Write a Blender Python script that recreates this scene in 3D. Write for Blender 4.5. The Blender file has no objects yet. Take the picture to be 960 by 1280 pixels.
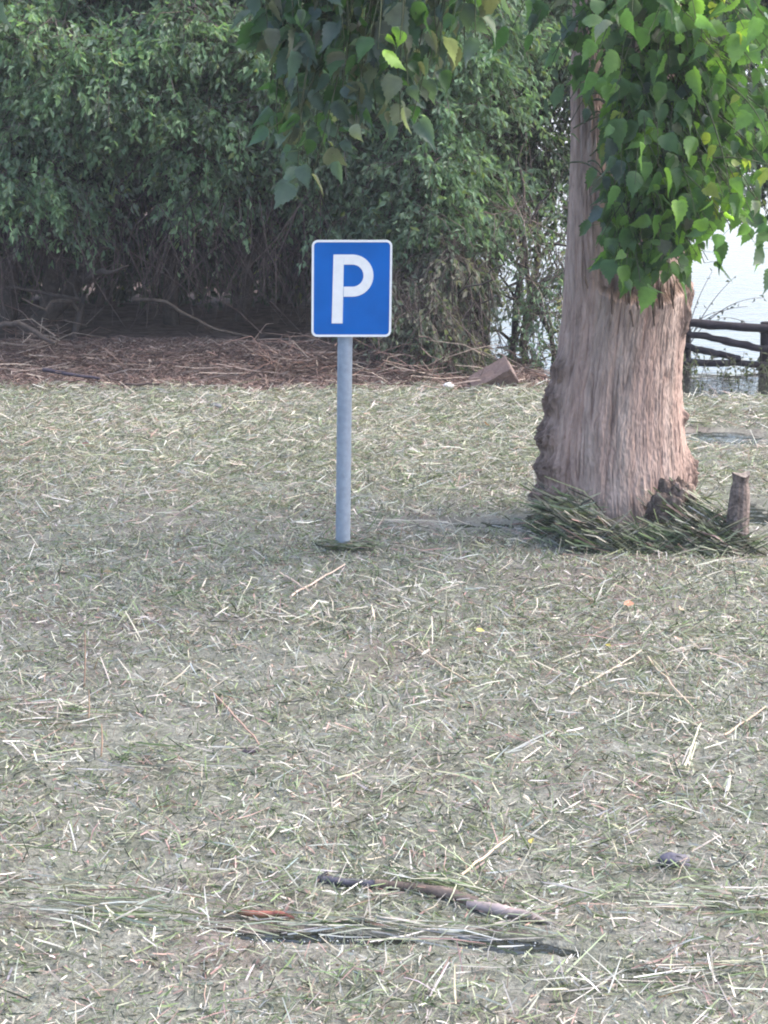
import bpy, bmesh, math, random
import numpy as np
from mathutils import Vector

# ------------------------------------------------------------------ camera, sky, sun, exposure
SC = bpy.context.scene
C = SC.collection
H = 2.79
F = 2460.0                       # focal length in pixels of the 960x1280 photograph
VEIL = 0.0010
PITCH = math.atan(540.0 / F)
cam_d = bpy.data.cameras.new('camera')
cam_d.sensor_fit = 'VERTICAL'
cam_d.sensor_height = 24.0
cam_d.lens = 24.0 * F / 1280.0
cam_d.clip_end = 3000.0
cam = bpy.data.objects.new('camera', cam_d)
cam.location = (0, 0, H)
cam.rotation_euler = (math.pi / 2 - PITCH, 0, 0)
C.objects.link(cam)
SC.camera = cam

SUN_EL, SUN_AZ = math.radians(52), math.radians(80)     # azimuth measured clockwise from +Y
w = bpy.data.worlds.new('World'); SC.world = w; w.use_nodes = True
nt = w.node_tree
sky = nt.nodes.new('ShaderNodeTexSky')
sky.sky_type = 'NISHITA'; sky.sun_disc = False
sky.sun_elevation = SUN_EL; sky.sun_rotation = SUN_AZ
sky.air_density = 1.0; sky.dust_density = 4.0; sky.ozone_density = 1.0; sky.altitude = 0
bg = nt.nodes['Background']; bg.inputs['Strength'].default_value = 0.15
nt.links.new(sky.outputs[0], bg.inputs['Color'])
sd = bpy.data.lights.new('sun', 'SUN'); sd.energy = 0.8; sd.angle = math.radians(60); sd.color = (1.0, 0.97, 0.94)
so = bpy.data.objects.new('sun', sd); C.objects.link(so)
sv = Vector((math.sin(SUN_AZ) * math.cos(SUN_EL), math.cos(SUN_AZ) * math.cos(SUN_EL), math.sin(SUN_EL)))
so.rotation_euler = sv.to_track_quat('Z', 'Y').to_euler()
so.location = (0, 0, 30)
SC.view_settings.view_transform = 'Standard'
SC.view_settings.look = 'None'
SC.view_settings.exposure = 2.15
SC.view_settings.gamma = 1.0
SC.view_settings.use_curve_mapping = False
SC.render.engine = 'CYCLES'
SC.cycles.max_bounces = 6
SC.cycles.filter_width = 2.0

# ------------------------------------------------------------------ helpers
def ray(px, py):
    a = (px - 480.0) / F; b = (640.0 - py) / F
    return np.array([a, math.cos(PITCH) + b * math.sin(PITCH), -math.sin(PITCH) + b * math.cos(PITCH)])
def P(px, py, Y):
    d = ray(px, py); return np.array([0, 0, H]) + d * (Y / d[1])
def G(px, py, z=0.0):
    d = ray(px, py); return np.array([0, 0, H]) + d * ((z - H) / d[2])

def tag(o, label=None, cat=None, group=None, kind=None):
    if label: o['label'] = label
    if cat: o['category'] = cat
    if group: o['group'] = group
    if kind: o['kind'] = kind
    return o
def empty(name, loc, label, cat, group=None):
    o = bpy.data.objects.new(name, None); o.location = tuple(float(v) for v in loc); C.objects.link(o)
    o.empty_display_size = 0.1
    return tag(o, label, cat, group)

class MB:
    """collects quads / triangles with a colour per vertex and links them as one mesh object"""
    def __init__(s): s.v = []; s.f3 = []; s.f4 = []; s.c = []; s.n = 0
    def add(s, v, f, col):
        v = np.asarray(v, float).reshape(-1, 3); f = np.asarray(f, int)
        col = np.asarray(col, float)
        if col.ndim == 1: col = np.tile(col, (len(v), 1))
        s.v.append(v); s.c.append(col[:, :3])
        (s.f3 if f.shape[1] == 3 else s.f4).append(f + s.n)
        s.n += len(v)
    def tube(s, pts, rad, col, n=5, cap=True):
        pts = np.asarray(pts, float); m = len(pts); rad = np.broadcast_to(np.asarray(rad, float), (m,))
        t = np.gradient(pts, axis=0); t /= np.linalg.norm(t, axis=1)[:, None] + 1e-9
        ref = np.array([0.3, 0.2, 1.0]) if abs(t[0, 2]) < 0.9 else np.array([1.0, 0.1, 0])
        u = np.cross(t, ref); u /= np.linalg.norm(u, axis=1)[:, None] + 1e-9
        w_ = np.cross(t, u)
        a = np.arange(n) * 2 * np.pi / n
        v = pts[:, None] + rad[:, None, None] * (np.cos(a)[None, :, None] * u[:, None] + np.sin(a)[None, :, None] * w_[:, None])
        i = np.arange(m - 1)[:, None] * n; j = np.arange(n)[None, :]; k = (j + 1) % n
        f = np.stack([i + j, i + k, i + n + k, i + n + j], -1).reshape(-1, 4)
        s.add(v, f, col)
        if cap:
            for e in (0, m - 1):
                ring = v[e]; c = ring.mean(0)
                vv = np.vstack([ring, c])
                ff = [[q, (q + 1) % n, n] for q in range(n)]
                s.add(vv, ff, col)
    def grid(s, v, col, closed=False):
        """v: (m, n, 3)"""
        m, n = v.shape[:2]
        i = np.arange(m - 1)[:, None] * n
        j = np.arange(n if closed else n - 1)[None, :]; k = (j + 1) % n
        f = np.stack([i + j, i + k, i + n + k, i + n + j], -1).reshape(-1, 4)
        col = np.asarray(col, float)
        s.add(v, f, col.reshape(-1, 3) if col.ndim == 3 else col)
    def build(s, name, mat, parent=None, smooth=True):
        me = bpy.data.meshes.new(name)
        V = np.vstack(s.v).astype(np.float32)
        f3 = np.vstack(s.f3) if s.f3 else np.zeros((0, 3), int)
        f4 = np.vstack(s.f4) if s.f4 else np.zeros((0, 4), int)
        me.vertices.add(len(V)); me.vertices.foreach_set('co', V.ravel())
        nl = f3.size + f4.size
        me.loops.add(nl); me.loops.foreach_set('vertex_index', np.concatenate([f3.ravel(), f4.ravel()]).astype(np.int32))
        npoly = len(f3) + len(f4)
        me.polygons.add(npoly)
        st = np.concatenate([np.arange(len(f3)) * 3, f3.size + np.arange(len(f4)) * 4]).astype(np.int32)
        me.polygons.foreach_set('loop_start', st)
        me.polygons.foreach_set('use_smooth', np.full(npoly, smooth))
        ca = me.color_attributes.new('Col', 'FLOAT_COLOR', 'POINT')
        cc = np.ones((len(V), 4), np.float32); cc[:, :3] = np.vstack(s.c)
        ca.data.foreach_set('color', cc.ravel())
        me.update(calc_edges=True)
        me.materials.append(mat)
        o = bpy.data.objects.new(name, me); C.objects.link(o)
        if parent is not None:
            o.parent = parent
            o.matrix_parent_inverse = parent.matrix_basis.inverted()
        return o

def hsh(ix, iy, seed):
    n = (ix * 374761393 + iy * 668265263 + seed * 974634777) & 0x7fffffff
    n = ((n ^ (n >> 13)) * 1274126177) & 0x7fffffff
    n = n ^ (n >> 16)
    return (n & 0xffff) / 65535.0
def vnoise(x, y, seed=0):
    x = np.asarray(x, float); y = np.asarray(y, float)
    ix = np.floor(x).astype(np.int64); iy = np.floor(y).astype(np.int64)
    fx = x - ix; fy = y - iy
    fx = fx * fx * (3 - 2 * fx); fy = fy * fy * (3 - 2 * fy)
    a = hsh(ix, iy, seed); b = hsh(ix + 1, iy, seed); c = hsh(ix, iy + 1, seed); d = hsh(ix + 1, iy + 1, seed)
    return (a * (1 - fx) + b * fx) * (1 - fy) + (c * (1 - fx) + d * fx) * fy
def fbm(x, y, seed=0, o=4):
    r = 0; a = 0.5; t = 0
    for k in range(o):
        r = r + a * vnoise(x * 2 ** k, y * 2 ** k, seed + k * 17); t += a; a *= 0.5
    return r / t

# ------------------------------------------------------------------ materials
def mat(name, col=(0.5, 0.5, 0.5), rough=0.7, attr=False, noise=0, nscale=20, bump=0, bscale=60, transl=0, metal=0, spec=0.5, stretch=(1, 1, 1)):
    m = bpy.data.materials.new(name); m.use_nodes = True
    t = m.node_tree; N = t.nodes; L = t.links
    b = N['Principled BSDF']; b.inputs['Roughness'].default_value = rough
    b.inputs['Metallic'].default_value = metal
    b.inputs['Specular IOR Level'].default_value = spec
    if attr:
        a = N.new('ShaderNodeVertexColor'); a.layer_name = 'Col'; src = a.outputs['Color']
    else:
        a = N.new('ShaderNodeRGB'); a.outputs[0].default_value = (*col, 1); src = a.outputs[0]
    tc = N.new('ShaderNodeTexCoord'); mp = N.new('ShaderNodeMapping'); mp.inputs['Scale'].default_value = stretch
    L.new(tc.outputs['Object'], mp.inputs['Vector'])
    if noise:
        n = N.new('ShaderNodeTexNoise'); n.inputs['Scale'].default_value = nscale; n.inputs['Detail'].default_value = 6
        L.new(mp.outputs[0], n.inputs['Vector'])
        mr = N.new('ShaderNodeMapRange'); mr.inputs['From Min'].default_value = 0.3; mr.inputs['From Max'].default_value = 0.7
        mr.inputs['To Min'].default_value = 1 - noise; mr.inputs['To Max'].default_value = 1 + noise
        L.new(n.outputs['Fac'], mr.inputs['Value'])
        hs = N.new('ShaderNodeVectorMath'); hs.operation = 'SCALE'
        L.new(src, hs.inputs[0]); L.new(mr.outputs[0], hs.inputs['Scale']); src = hs.outputs[0]
    L.new(src, b.inputs['Base Color'])
    if bump:
        n2 = N.new('ShaderNodeTexNoise'); n2.inputs['Scale'].default_value = bscale; n2.inputs['Detail'].default_value = 5
        L.new(mp.outputs[0], n2.inputs['Vector'])
        bp = N.new('ShaderNodeBump'); bp.inputs['Strength'].default_value = min(bump, 1); bp.inputs['Distance'].default_value = 0.01
        L.new(n2.outputs['Fac'], bp.inputs['Height']); L.new(bp.outputs[0], b.inputs['Normal'])
    if transl:
        tr = N.new('ShaderNodeBsdfTranslucent'); mx = N.new('ShaderNodeMixShader'); mx.inputs[0].default_value = transl
        sc = N.new('ShaderNodeVectorMath'); sc.operation = 'MULTIPLY'; sc.inputs[1].default_value = (1.5, 1.7, 0.8)
        L.new(src, sc.inputs[0]); L.new(sc.outputs[0], tr.inputs['Color'])
        L.new(b.outputs[0], mx.inputs[1]); L.new(tr.outputs[0], mx.inputs[2])
        L.new(mx.outputs[0], N['Material Output'].inputs['Surface'])
    return m

M = {}
M['straw'] = mat('straw', attr=True, rough=0.55, transl=0.12)
M['leaf'] = mat('leaf', attr=True, rough=0.55, transl=0.45, spec=0.4)
M['poplar_leaf'] = mat('poplar_leaf', attr=True, rough=0.42, transl=0.5, spec=0.45, noise=0.12, nscale=30)
M['bark'] = mat('bark', attr=True, rough=0.9, noise=0.30, nscale=26, bump=0.9, bscale=70, stretch=(1, 1, 0.22), spec=0.15)
M['burl'] = mat('burl', attr=True, rough=0.95, noise=0.5, nscale=40, bump=1.0, bscale=60, spec=0.1)
M['twig'] = mat('twig', attr=True, rough=0.9, noise=0.3, nscale=25, spec=0.15)
M['wood_dark'] = mat('wood_dark', attr=True, rough=0.85, noise=0.4, nscale=14, bump=0.6, bscale=30, spec=0.2)
M['earth'] = mat('earth', attr=True, rough=0.95, noise=0.45, nscale=9, bump=1.0, bscale=40, spec=0.1)
M['mat'] = mat('debris_mat', attr=True, rough=0.8, noise=0.45, nscale=55, bump=1.0, bscale=120, spec=0.25)
M['sign_blue'] = mat('sign_blue', (0.001, 0.105, 0.40), rough=0.45, noise=0.10, nscale=6, spec=0.15)
M['sign_white'] = mat('sign_white', (0.76, 0.74, 0.72), rough=0.4, noise=0.05, nscale=25)
M['galv'] = mat('galvanised', (0.25, 0.29, 0.35), rough=0.5, metal=0.25, noise=0.12, nscale=35)
M['grey'] = mat('sheet_back', (0.4, 0.42, 0.43), rough=0.5, metal=0.5, noise=0.1)
M['foam'] = mat('foam', (0.75, 0.77, 0.78), rough=0.4)
M['plain'] = mat('plain', attr=True, rough=0.6, noise=0.25, nscale=40, bump=0.4, bscale=80)

wm = bpy.data.materials.new('water'); wm.use_nodes = True
t = wm.node_tree; N = t.nodes; L = t.links; b = N['Principled BSDF']
b.inputs['Base Color'].default_value = (0.018, 0.02, 0.018, 1); b.inputs['Roughness'].default_value = 0.04; b.inputs['IOR'].default_value = 1.33
tc = N.new('ShaderNodeTexCoord'); n = N.new('ShaderNodeTexNoise'); n.inputs['Scale'].default_value = 5; n.inputs['Detail'].default_value = 3
mp = N.new('ShaderNodeMapping'); mp.inputs['Scale'].default_value = (0.6, 1.3, 1); L.new(tc.outputs['Object'], mp.inputs[0]); L.new(mp.outputs[0], n.inputs['Vector'])
bp = N.new('ShaderNodeBump'); bp.inputs['Strength'].default_value = 0.5; bp.inputs['Distance'].default_value = 0.03
L.new(n.outputs['Fac'], bp.inputs['Height']); L.new(bp.outputs[0], b.inputs['Normal'])
M['water'] = wm

# ------------------------------------------------------------------ ground and water
EDGE_Y = G(300, 487)[1]            # far edge of the floating debris
def ground_z(x, y):
    # land on the left and behind the hedge, open water to the right; the line bends round the gap
    shore = EDGE_Y + 0.25 + 0.25 * np.sin(x * 1.3) * 0.5
    fall = 1 / (1 + np.exp((x - 1.15) * 4.5))           # 1 on the left, 0 on the right
    rise = 1 / (1 + np.exp(-(y - shore - 0.35) * 3.2))
    back = 1 / (1 + np.exp(-(60 - y) * 0.3))
    z = -0.35 + rise * fall * back * (0.50 + 0.08 * fbm(x * 0.8, y * 0.8, 5))
    far = 1 / (1 + np.exp(-(y - 900) * 0.02)) * 3.0
    return z + far
def axis(a, b, fine_a, fine_b, step):
    f = np.arange(fine_a, fine_b, step)
    lo = fine_a - np.geomspace(step, fine_a - a, 26)[::-1]; hi = fine_b + np.geomspace(step, b - fine_b, 26)
    return np.concatenate([lo, f, hi])
gx = axis(-1500, 1500, -9, 9, 0.12); gy = axis(-400, 2500, 15, 30, 0.12)
GX, GY = np.meshgrid(gx, gy)
GZ = ground_z(GX, GY) + 0.05 * (fbm(GX * 3, GY * 3, 9) - 0.5) * (GY < 60)
mb = MB()
e1 = np.array([0.075, 0.054, 0.046]); e2 = np.array([0.15, 0.112, 0.095])
k = fbm(GX * 1.7, GY * 3.0, 21)[..., None]
mb.grid(np.stack([GX, GY, GZ], -1), e1 * (1 - k) + e2 * k)
tag(mb.build('ground', M['earth']), kind='structure')
mb = MB()
s = 1400.0
mb.add([(-s, -300, 0), (s, -300, 0), (s, 2400, 0), (-s, 2400, 0)], [[0, 1, 2, 3]], (0, 0, 0))
tag(mb.build('water', M['water']), kind='structure')

# ------------------------------------------------------------------ added haze volume that lifts the dark tones, standing for lens flare
hm = bpy.data.materials.new('veil'); hm.use_nodes = True
for n_ in list(hm.node_tree.nodes):
    if n_.type == 'BSDF_PRINCIPLED': hm.node_tree.nodes.remove(n_)
pv = hm.node_tree.nodes.new('ShaderNodeVolumePrincipled')
pv.inputs['Color'].default_value = (0.93, 0.94, 1.0, 1); pv.inputs['Density'].default_value = VEIL; pv.inputs['Anisotropy'].default_value = 0.0
hm.node_tree.links.new(pv.outputs[0], hm.node_tree.nodes['Material Output'].inputs['Volume'])
mb = MB(); hv = [(x_, y_, z_) for z_ in (-4.0, 14.0) for x_, y_ in ((-1600, -450), (1600, -450), (1600, 2600), (-1600, 2600))]
mb.add(hv, [[0, 3, 2, 1], [4, 5, 6, 7], [0, 1, 5, 4], [1, 2, 6, 5], [2, 3, 7, 6], [3, 0, 4, 7]], (1, 1, 1))
tag(mb.build('veil', hm, smooth=False), 'added thin haze in the air over the flooded lawn', 'veil', kind='stuff')

# ------------------------------------------------------------------ floating reed debris
rng = np.random.default_rng(7)
# dark open slots and grey wet patches (world centre x, y, half-length x, half-length y, slope, strength)
def slot(px, py, hx, hy, st, slope=0.0):
    g = G(px, py); return (g[0], g[1], hx, hy, st, slope)
SLOTS = [slot(400, 1174, 0.36, 0.055, 1.5, -0.10), slot(640, 1184, 0.24, 0.06, 1.6, -0.25), slot(270, 1162, 0.15, 0.03, 1.0), slot(300, 1186, 0.2, 0.02, .7),
         slot(905, 548, 0.45, 0.45, 1.15), slot(935, 640, 0.25, 0.55, 1.0), slot(600, 658, 0.55, 0.22, 0.88), slot(675, 655, 0.22, 0.4, .95), slot(455, 1200, 0.3, 0.03, .5, -.1),
         slot(880, 1170, 0.3, 0.04, 0.6), slot(500, 655, 0.2, 0.15, 0.5), slot(180, 655, 0.8, 0.35, 0.38), slot(60, 680, 0.5, 0.3, 0.4),
         slot(300, 830, 0.6, 0.25, 0.3), slot(760, 940, 0.7, 0.1, 0.3), slot(140, 920, 0.7, 0.15, 0.3), slot(100, 1140, .4, .04, .5), slot(360, 1010, .4, .1, .3)]
def gap(x, y):
    g = 0.0 * x
    for cx, cy, hx, hy, st, sl in SLOTS:
        d = ((x - cx) / hx) ** 2 + ((y - cy - sl * (x - cx)) / hy) ** 2
        g = np.maximum(g, st * np.exp(-d * 0.9))
    g = g + 0.40 * np.clip(fbm(x * 1.1, y * 0.9, 31, 4) - 0.55, 0, 1) * 2.2
    return g
def edge_at(x):
    e = EDGE_Y + 0.9 * (fbm(x * 2.1, x * 0 + 3.3, 41) - 0.5) + 0.35 * (vnoise(x * 13, x * 0 + 1.3, 43) - 0.5)
    re = G(900, 499)[1]
    return np.where(x > 2.3, re, e)
def mat_height(x, y):
    h = 0.010 + 0.030 * (fbm(x * 2.3, y * 2.3, 51) - 0.35) + 0.018 * (fbm(x * 14, y * 14, 53) - 0.5)
    h = h - 0.09 * np.clip(gap(x, y) - 0.62 + 0.5 * (fbm(x * 22, y * 22, 55) - 0.5), 0, 1)
    return h
mb = MB()
nx, ny = 560, 760
u = np.linspace(-1, 1, nx); yy = np.linspace(4.6, EDGE_Y + 0.6, ny)
MX = u[None, :] * (0.34 * yy[:, None] + 0.5); MY = np.repeat(yy[:, None], nx, 1)
MZ = mat_height(MX, MY) - 0.5 * np.clip(MY - edge_at(MX), 0, 1)
g1 = np.array([0.065, 0.073, 0.048]); g2 = np.array([0.205, 0.202, 0.178]); g3 = np.array([0.14, 0.10, 0.095])
k = fbm(MX * 9, MY * 9, 61)[..., None]; k2 = np.clip(fbm(MX * 2, MY * 2, 63)[..., None] - 0.5, 0, 1) * 1.6
col = (g1 * (1 - k) + g2 * k) * (1 - k2) + g3 * k2
mb.grid(np.stack([MX, MY, MZ], -1), col)
tag(mb.build('debris_mat', M['mat']), 'soggy grey green mat of rotting reed fragments floating on the flooded lawn', 'debris', kind='stuff')

PAL = np.array([[0.43, 0.405, 0.365], [0.32, 0.29, 0.235], [0.215, 0.235, 0.155], [0.125, 0.17, 0.075], [0.20, 0.205, 0.17], [0.26, 0.165, 0.145], [0.045, 0.052, 0.036], [0.27, 0.28, 0.27]])
def straws(mbx, x, y, length, width, ang, pitch, z0, col, roll=None, bend=0.12):
    n = len(x); roll = rng.normal(0, 0.9, n) if roll is None else roll
    d = np.stack([np.cos(ang) * np.cos(pitch), np.sin(ang) * np.cos(pitch), np.sin(pitch)], -1)
    side = np.stack([-np.sin(ang), np.cos(ang), 0 * ang], -1)
    up = np.cross(d, side)
    w_ = side * np.cos(roll)[:, None] + up * np.sin(roll)[:, None]
    nrm = np.cross(d, w_)
    c = np.stack([x, y, z0], -1)
    b = rng.normal(0, bend, n)
    pts = []
    for tt, ww in ((-0.5, 0.8), (0.0, 1.0), (0.5, 0.45)):
        p = c + d * (length * tt)[:, None] + nrm * (b * length * (0.25 - tt * tt) * 2)[:, None]
        pts.append(p - w_ * (width * 0.5 * ww)[:, None]); pts.append(p + w_ * (width * 0.5 * ww)[:, None])
    V = np.stack(pts, 1)                                 # n,6,3
    base = (np.arange(n) * 6)[:, None, None]
    f = np.array([[0, 1, 3, 2], [2, 3, 5, 4]])[None] + base
    mbx.add(V.reshape(-1, 3), f.reshape(-1, 4), np.repeat(col, 6, 0))
def scatter(n, seed, ymin=4.8, keep=0.0):
    r = np.random.default_rng(seed)
    y = np.sqrt(r.uniform(ymin ** 2, (EDGE_Y + 0.3) ** 2, n)); x = r.uniform(-1, 1, n) * (0.31 * y + 0.45)
    ok = (y < edge_at(x)) & (r.uniform(0, 1, n) > np.clip(gap(x, y) - keep, 0, 1) * 1.45)
    ok &= ~((((x - TR[0]) / 0.56) ** 2 + ((y - TR[1]) / 0.56) ** 2) < 1)
    return x[ok], y[ok]
TR = P(768, 660, 12.4)[:2]
def clump(x, y, r, f, thr, seed):
    v = 0.6 * fbm(x * f, y * f * 1.6, seed, 4) + 0.4 * vnoise(x * f * 5, y * f * 6, seed + 9)
    return r.uniform(0, 1, len(x)) < np.clip((v - thr) * 5 + 0.5, 0.06, 1)
def palette(n, wts, jit=0.12):
    wts = np.array(wts, float); wts /= wts.sum()
    c = PAL[rng.choice(len(PAL), n, p=wts)]
    return np.clip(c * rng.lognormal(0, jit * 1.6, (n, 1)) * rng.normal(1, 0.04, (n, 3)), 0.02, 0.72)
def flow(x, y):                       # the prevailing lie of the reeds varies from place to place
    return (fbm(x * 0.7, y * 0.7, 71, 3) - 0.5) * 5.0
mb = MB()
# short chopped fragments
x, y = scatter(262000, 1); n = len(x)
ln = rng.lognormal(math.log(0.028), 0.5, n); wd = rng.uniform(0.0025, 0.008, n)
straws(mb, x, y, ln, wd, flow(x, y) + rng.normal(0, 1.3, n), rng.normal(0.05, 0.5, n), mat_height(x, y) + rng.uniform(0.0, 0.016, n),
       palette(n, [1.3, 1.3, 1.8, 2.2, 2.4, 1.4, 2.6, 1.4]))
# medium blades
x, y = scatter(119000, 2); k_ = clump(x, y, rng, 0.9, 0.5, 201); x, y = x[k_], y[k_]; n = len(x)
ln = rng.lognormal(math.log(0.080), 0.55, n); wd = rng.uniform(0.002, 0.006, n)
straws(mb, x, y, ln, wd, flow(x, y) + rng.normal(0, 0.9, n), rng.normal(0.04, 0.40, n), mat_height(x, y) + rng.uniform(0.006, 0.03, n),
       palette(n, [1.2, 1.2, 2.4, 2.8, 2.0, 1.2, 2.6, 1.0]))
# pale lying reeds, brightest
x, y = scatter(39000, 3); k_ = clump(x, y, rng, 1.3, 0.54, 205); x, y = x[k_], y[k_]; n = len(x)
ln = np.clip(rng.lognormal(math.log(0.085), 0.62, n), 0.02, 0.36); wd = rng.lognormal(math.log(0.0045), 0.35, n)
straws(mb, x, y, ln, wd, flow(x, y) + rng.normal(0, 0.9, n), rng.normal(0.06, 0.36, n), mat_height(x, y) + rng.uniform(0.02, 0.04, n),
       palette(n, [4, 2.2, 1.0, 0.0, 0.5, 0.5, 0.0, 0.7], 0.16), bend=0.14)
# green leafy tufts and darker mats
x, y = scatter(46000, 14); k_ = clump(x, y, rng, 1.6, 0.68, 221); x, y = x[k_], y[k_]; n = len(x)
ln = rng.lognormal(math.log(0.07), 0.45, n)
straws(mb, x, y, ln, rng.uniform(0.004, 0.009, n), flow(x, y) + rng.normal(0, 0.8, n), rng.normal(0.25, 0.45, n), mat_height(x, y) + rng.uniform(0.01, 0.035, n),
       palette(n, [0.2, 0.5, 2.6, 3.6, 0.6, 0.1, 1.4, 0]), bend=0.2)
# standing bits
x, y = scatter(36000, 4, keep=0.1); k_ = clump(x, y, rng, 1.1, 0.55, 209); x, y = x[k_], y[k_]; n = len(x)
ln = rng.lognormal(math.log(0.055), 0.40, n); wd = rng.uniform(0.003, 0.007, n)
straws(mb, x, y, ln, wd, rng.uniform(0, 6.3, n), rng.uniform(0.3, 1.3, n), mat_height(x, y) + ln * 0.3,
       palette(n, [2, 1.5, 2.4, 2.2, 1, 0.5, 0.6, 0.2]), bend=0.25)
# denser paler litter far off in front of the bank
xx = rng.uniform(-5.2, 5.4, 26000); yf = rng.uniform(12.0, EDGE_Y + 0.2, 26000); ok = (yf < edge_at(xx)) & (rng.uniform(0, 1, 26000) < (yf - 11) / 6) & (gap(xx, yf) < 0.6) & (((xx - TR[0]) ** 2 + (yf - TR[1]) ** 2) > 0.4)
x, y = xx[ok], yf[ok]; n = len(x)
ln = rng.lognormal(math.log(0.11), 0.45, n); wd = rng.uniform(0.003, 0.009, n)
straws(mb, x, y, ln, wd, rng.choice([-1, 1], n) * rng.normal(0.6, 0.5, n), rng.normal(0.1, 0.3, n), mat_height(x, y) + rng.uniform(0.015, 0.05, n),
       palette(n, [2.6, 2.0, 1.6, 1.0, 1.4, 0.6, 0.5, 0.8], 0.14))
# bundles of long parallel blades lying beside the dark slots
for (px, py, n, spx, spy, a0) in ((330, 1163, 110, 0.8, 0.05, -0.12), (120, 1140, 60, 0.5, 0.08, -0.2), (560, 1170, 70, 0.4, 0.05, -0.2), (40, 1120, 30, .4, .07, -.2),
                                  (880, 1130, 70, 0.5, 0.10, -0.1), (870, 1225, 90, 0.4, 0.08, 0.1), (210, 960, 40, .6, .1, -.05),
                                  (60, 905, 70, .4, .12, .05), (320, 552, 60, .35, .05, 0.05)):
    g = G(px, py); x = g[0] + rng.normal(0, spx * 0.5, n); y = g[1] + rng.normal(0, spy, n) + (x - g[0]) * math.tan(a0) * 0.6
    straws(mb, x, y, rng.uniform(0.08, 0.30, n), rng.uniform(0.003, 0.007, n), a0 + rng.normal(0, 0.25, n), rng.normal(0, 0.02, n),
           0.02 + rng.uniform(0, 0.022, n), palette(n, [0.8, 0.8, 1.6, 1.6, 3.0, 0.5, 1.6, 2.2]), bend=0.08)
for (px, py, n, sp) in ((430, 1103, 16, .06), (520, 1112, 34, .09), (600, 1134, 22, .07), (670, 1152, 26, .06), (845, 1092, 22, .05), (312, 948, 14, .05), (330, 1146, 14, .06)):
    g = G(px, py); straws(mb, g[0] + rng.normal(0, sp, n), g[1] + rng.normal(-0.02, 0.02, n), rng.uniform(0.05, 0.16, n), rng.uniform(0.003, 0.006, n), rng.normal(0, 0.8, n), rng.normal(0.1, 0.3, n), rng.uniform(0.035, 0.055, n), palette(n, [1, 1, 2.5, 2, 2, 0.5, 1, 0.5]))
tag(mb.build('reed_debris', M['straw'], smooth=False), 'pale and green broken reed stems strewn thickly over the flooded lawn', 'reed debris', kind='stuff')

# white foam specks in and around the open slots
mb = MB()
octa = np.array([[1, 0, 0], [-1, 0, 0], [0, 1, 0], [0, -1, 0], [0, 0, 1], [0, 0, -1]], float)
of = np.array([[0, 2, 4], [2, 1, 4], [1, 3, 4], [3, 0, 4], [2, 0, 5], [1, 2, 5], [3, 1, 5], [0, 3, 5]])
for (cx, cy, hx, hy, st, sl) in SLOTS[:4] + SLOTS[8:10]:
    for q in range(18):
        a = rng.normal(0, 0.6); x = cx + a * hx; y = cy + sl * (x - cx) + rng.normal(0, 0.9) * hy
        r = rng.lognormal(math.log(0.0022), 0.45)
        mb.add(octa * r + np.array([x, y, max(0.002, float(mat_height(x, y)) + 0.012)]), of, (1, 1, 1))
tag(mb.build('foam', M['foam']), 'tiny white foam bubbles on the dark water between reed blades', 'foam', kind='stuff')

# ------------------------------------------------------------------ brown flood wrack and brushwood on the far bank
mb = MB()
BR = np.array([[0.185, 0.135, 0.115], [0.25, 0.195, 0.165], [0.13, 0.088, 0.077], [0.075, 0.053, 0.048], [0.34, 0.28, 0.23], [0.18, 0.115, 0.095]])
n = 60000
x = rng.uniform(-7, 1.55, n); y = EDGE_Y + 0.8 * (fbm(x * 2.2, x * 0 + 1.7, 301) - 0.7) + rng.uniform(0, 1, n) ** 1.2 * 1.9
zz = np.maximum(ground_z(x, y) + 0.02, 0.0)
ok = zz > -0.05; x, y, zz = x[ok], y[ok], zz[ok]; n = len(x)
col = BR[rng.choice(6, n, p=[.3, .12, .26, .14, .04, .14])] * rng.lognormal(0, 0.2, (n, 1))
straws(mb, x, y, rng.lognormal(math.log(0.06), 0.6, n), rng.uniform(0.004, 0.012, n), rng.normal(0, 1.2, n), rng.normal(0.02, 0.3, n), zz + rng.uniform(0, 0.03, n), col)
n = 170
x = rng.uniform(-6, 1.4, n); y = EDGE_Y + rng.uniform(0, 1.8, n)
col = BR[rng.choice(6, n, p=[.2, .3, .1, .05, .3, .05])]
straws(mb, x, y, rng.uniform(0.25, 0.8, n), rng.uniform(0.008, 0.014, n), rng.normal(-0.3, 0.5, n), rng.normal(0.05, 0.15, n), np.maximum(ground_z(x, y), 0) + rng.uniform(0.03, 0.12, n), col)
tag(mb.build('flood_wrack', M['twig'], smooth=False), 'brown dead stalks and leaf litter left along the bank under the hedge', 'plant litter', kind='stuff')

# heap of brushwood right behind the sign and at the left
mb = MB()
for (px, py, Y, sx, sz, n) in ((370, 440, 18.9, 0.5, 0.12, 120), (500, 455, 18.6, 0.5, 0.14, 130), (40, 425, 19.6, 0.5, 0.12, 70), (650, 455, 18.6, .3, .08, 30)):
    c = P(px, py, Y); zb = max(0.0, float(ground_z(c[0], c[1])))
    for q in range(n):
        p0 = np.array([c[0] + rng.normal(0, sx * 0.6), c[1] + rng.normal(0, 0.3), zb + abs(rng.normal(0, sz))])
        a = rng.uniform(0, 2 * math.pi); l = rng.uniform(0.2, 0.7)
        p2 = p0 + l * np.array([math.cos(a), math.sin(a) * 0.5, rng.normal(0, 0.3)]); p2[2] = max(p2[2], zb)
        p1 = (p0 + p2) / 2 + rng.normal(0, 0.06, 3)
        mb.tube([p0, p1, p2], [0.006, 0.005, 0.002], BR[rng.integers(0, 6)] * rng.uniform(0.6, 1.1), n=3, cap=False)
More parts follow.
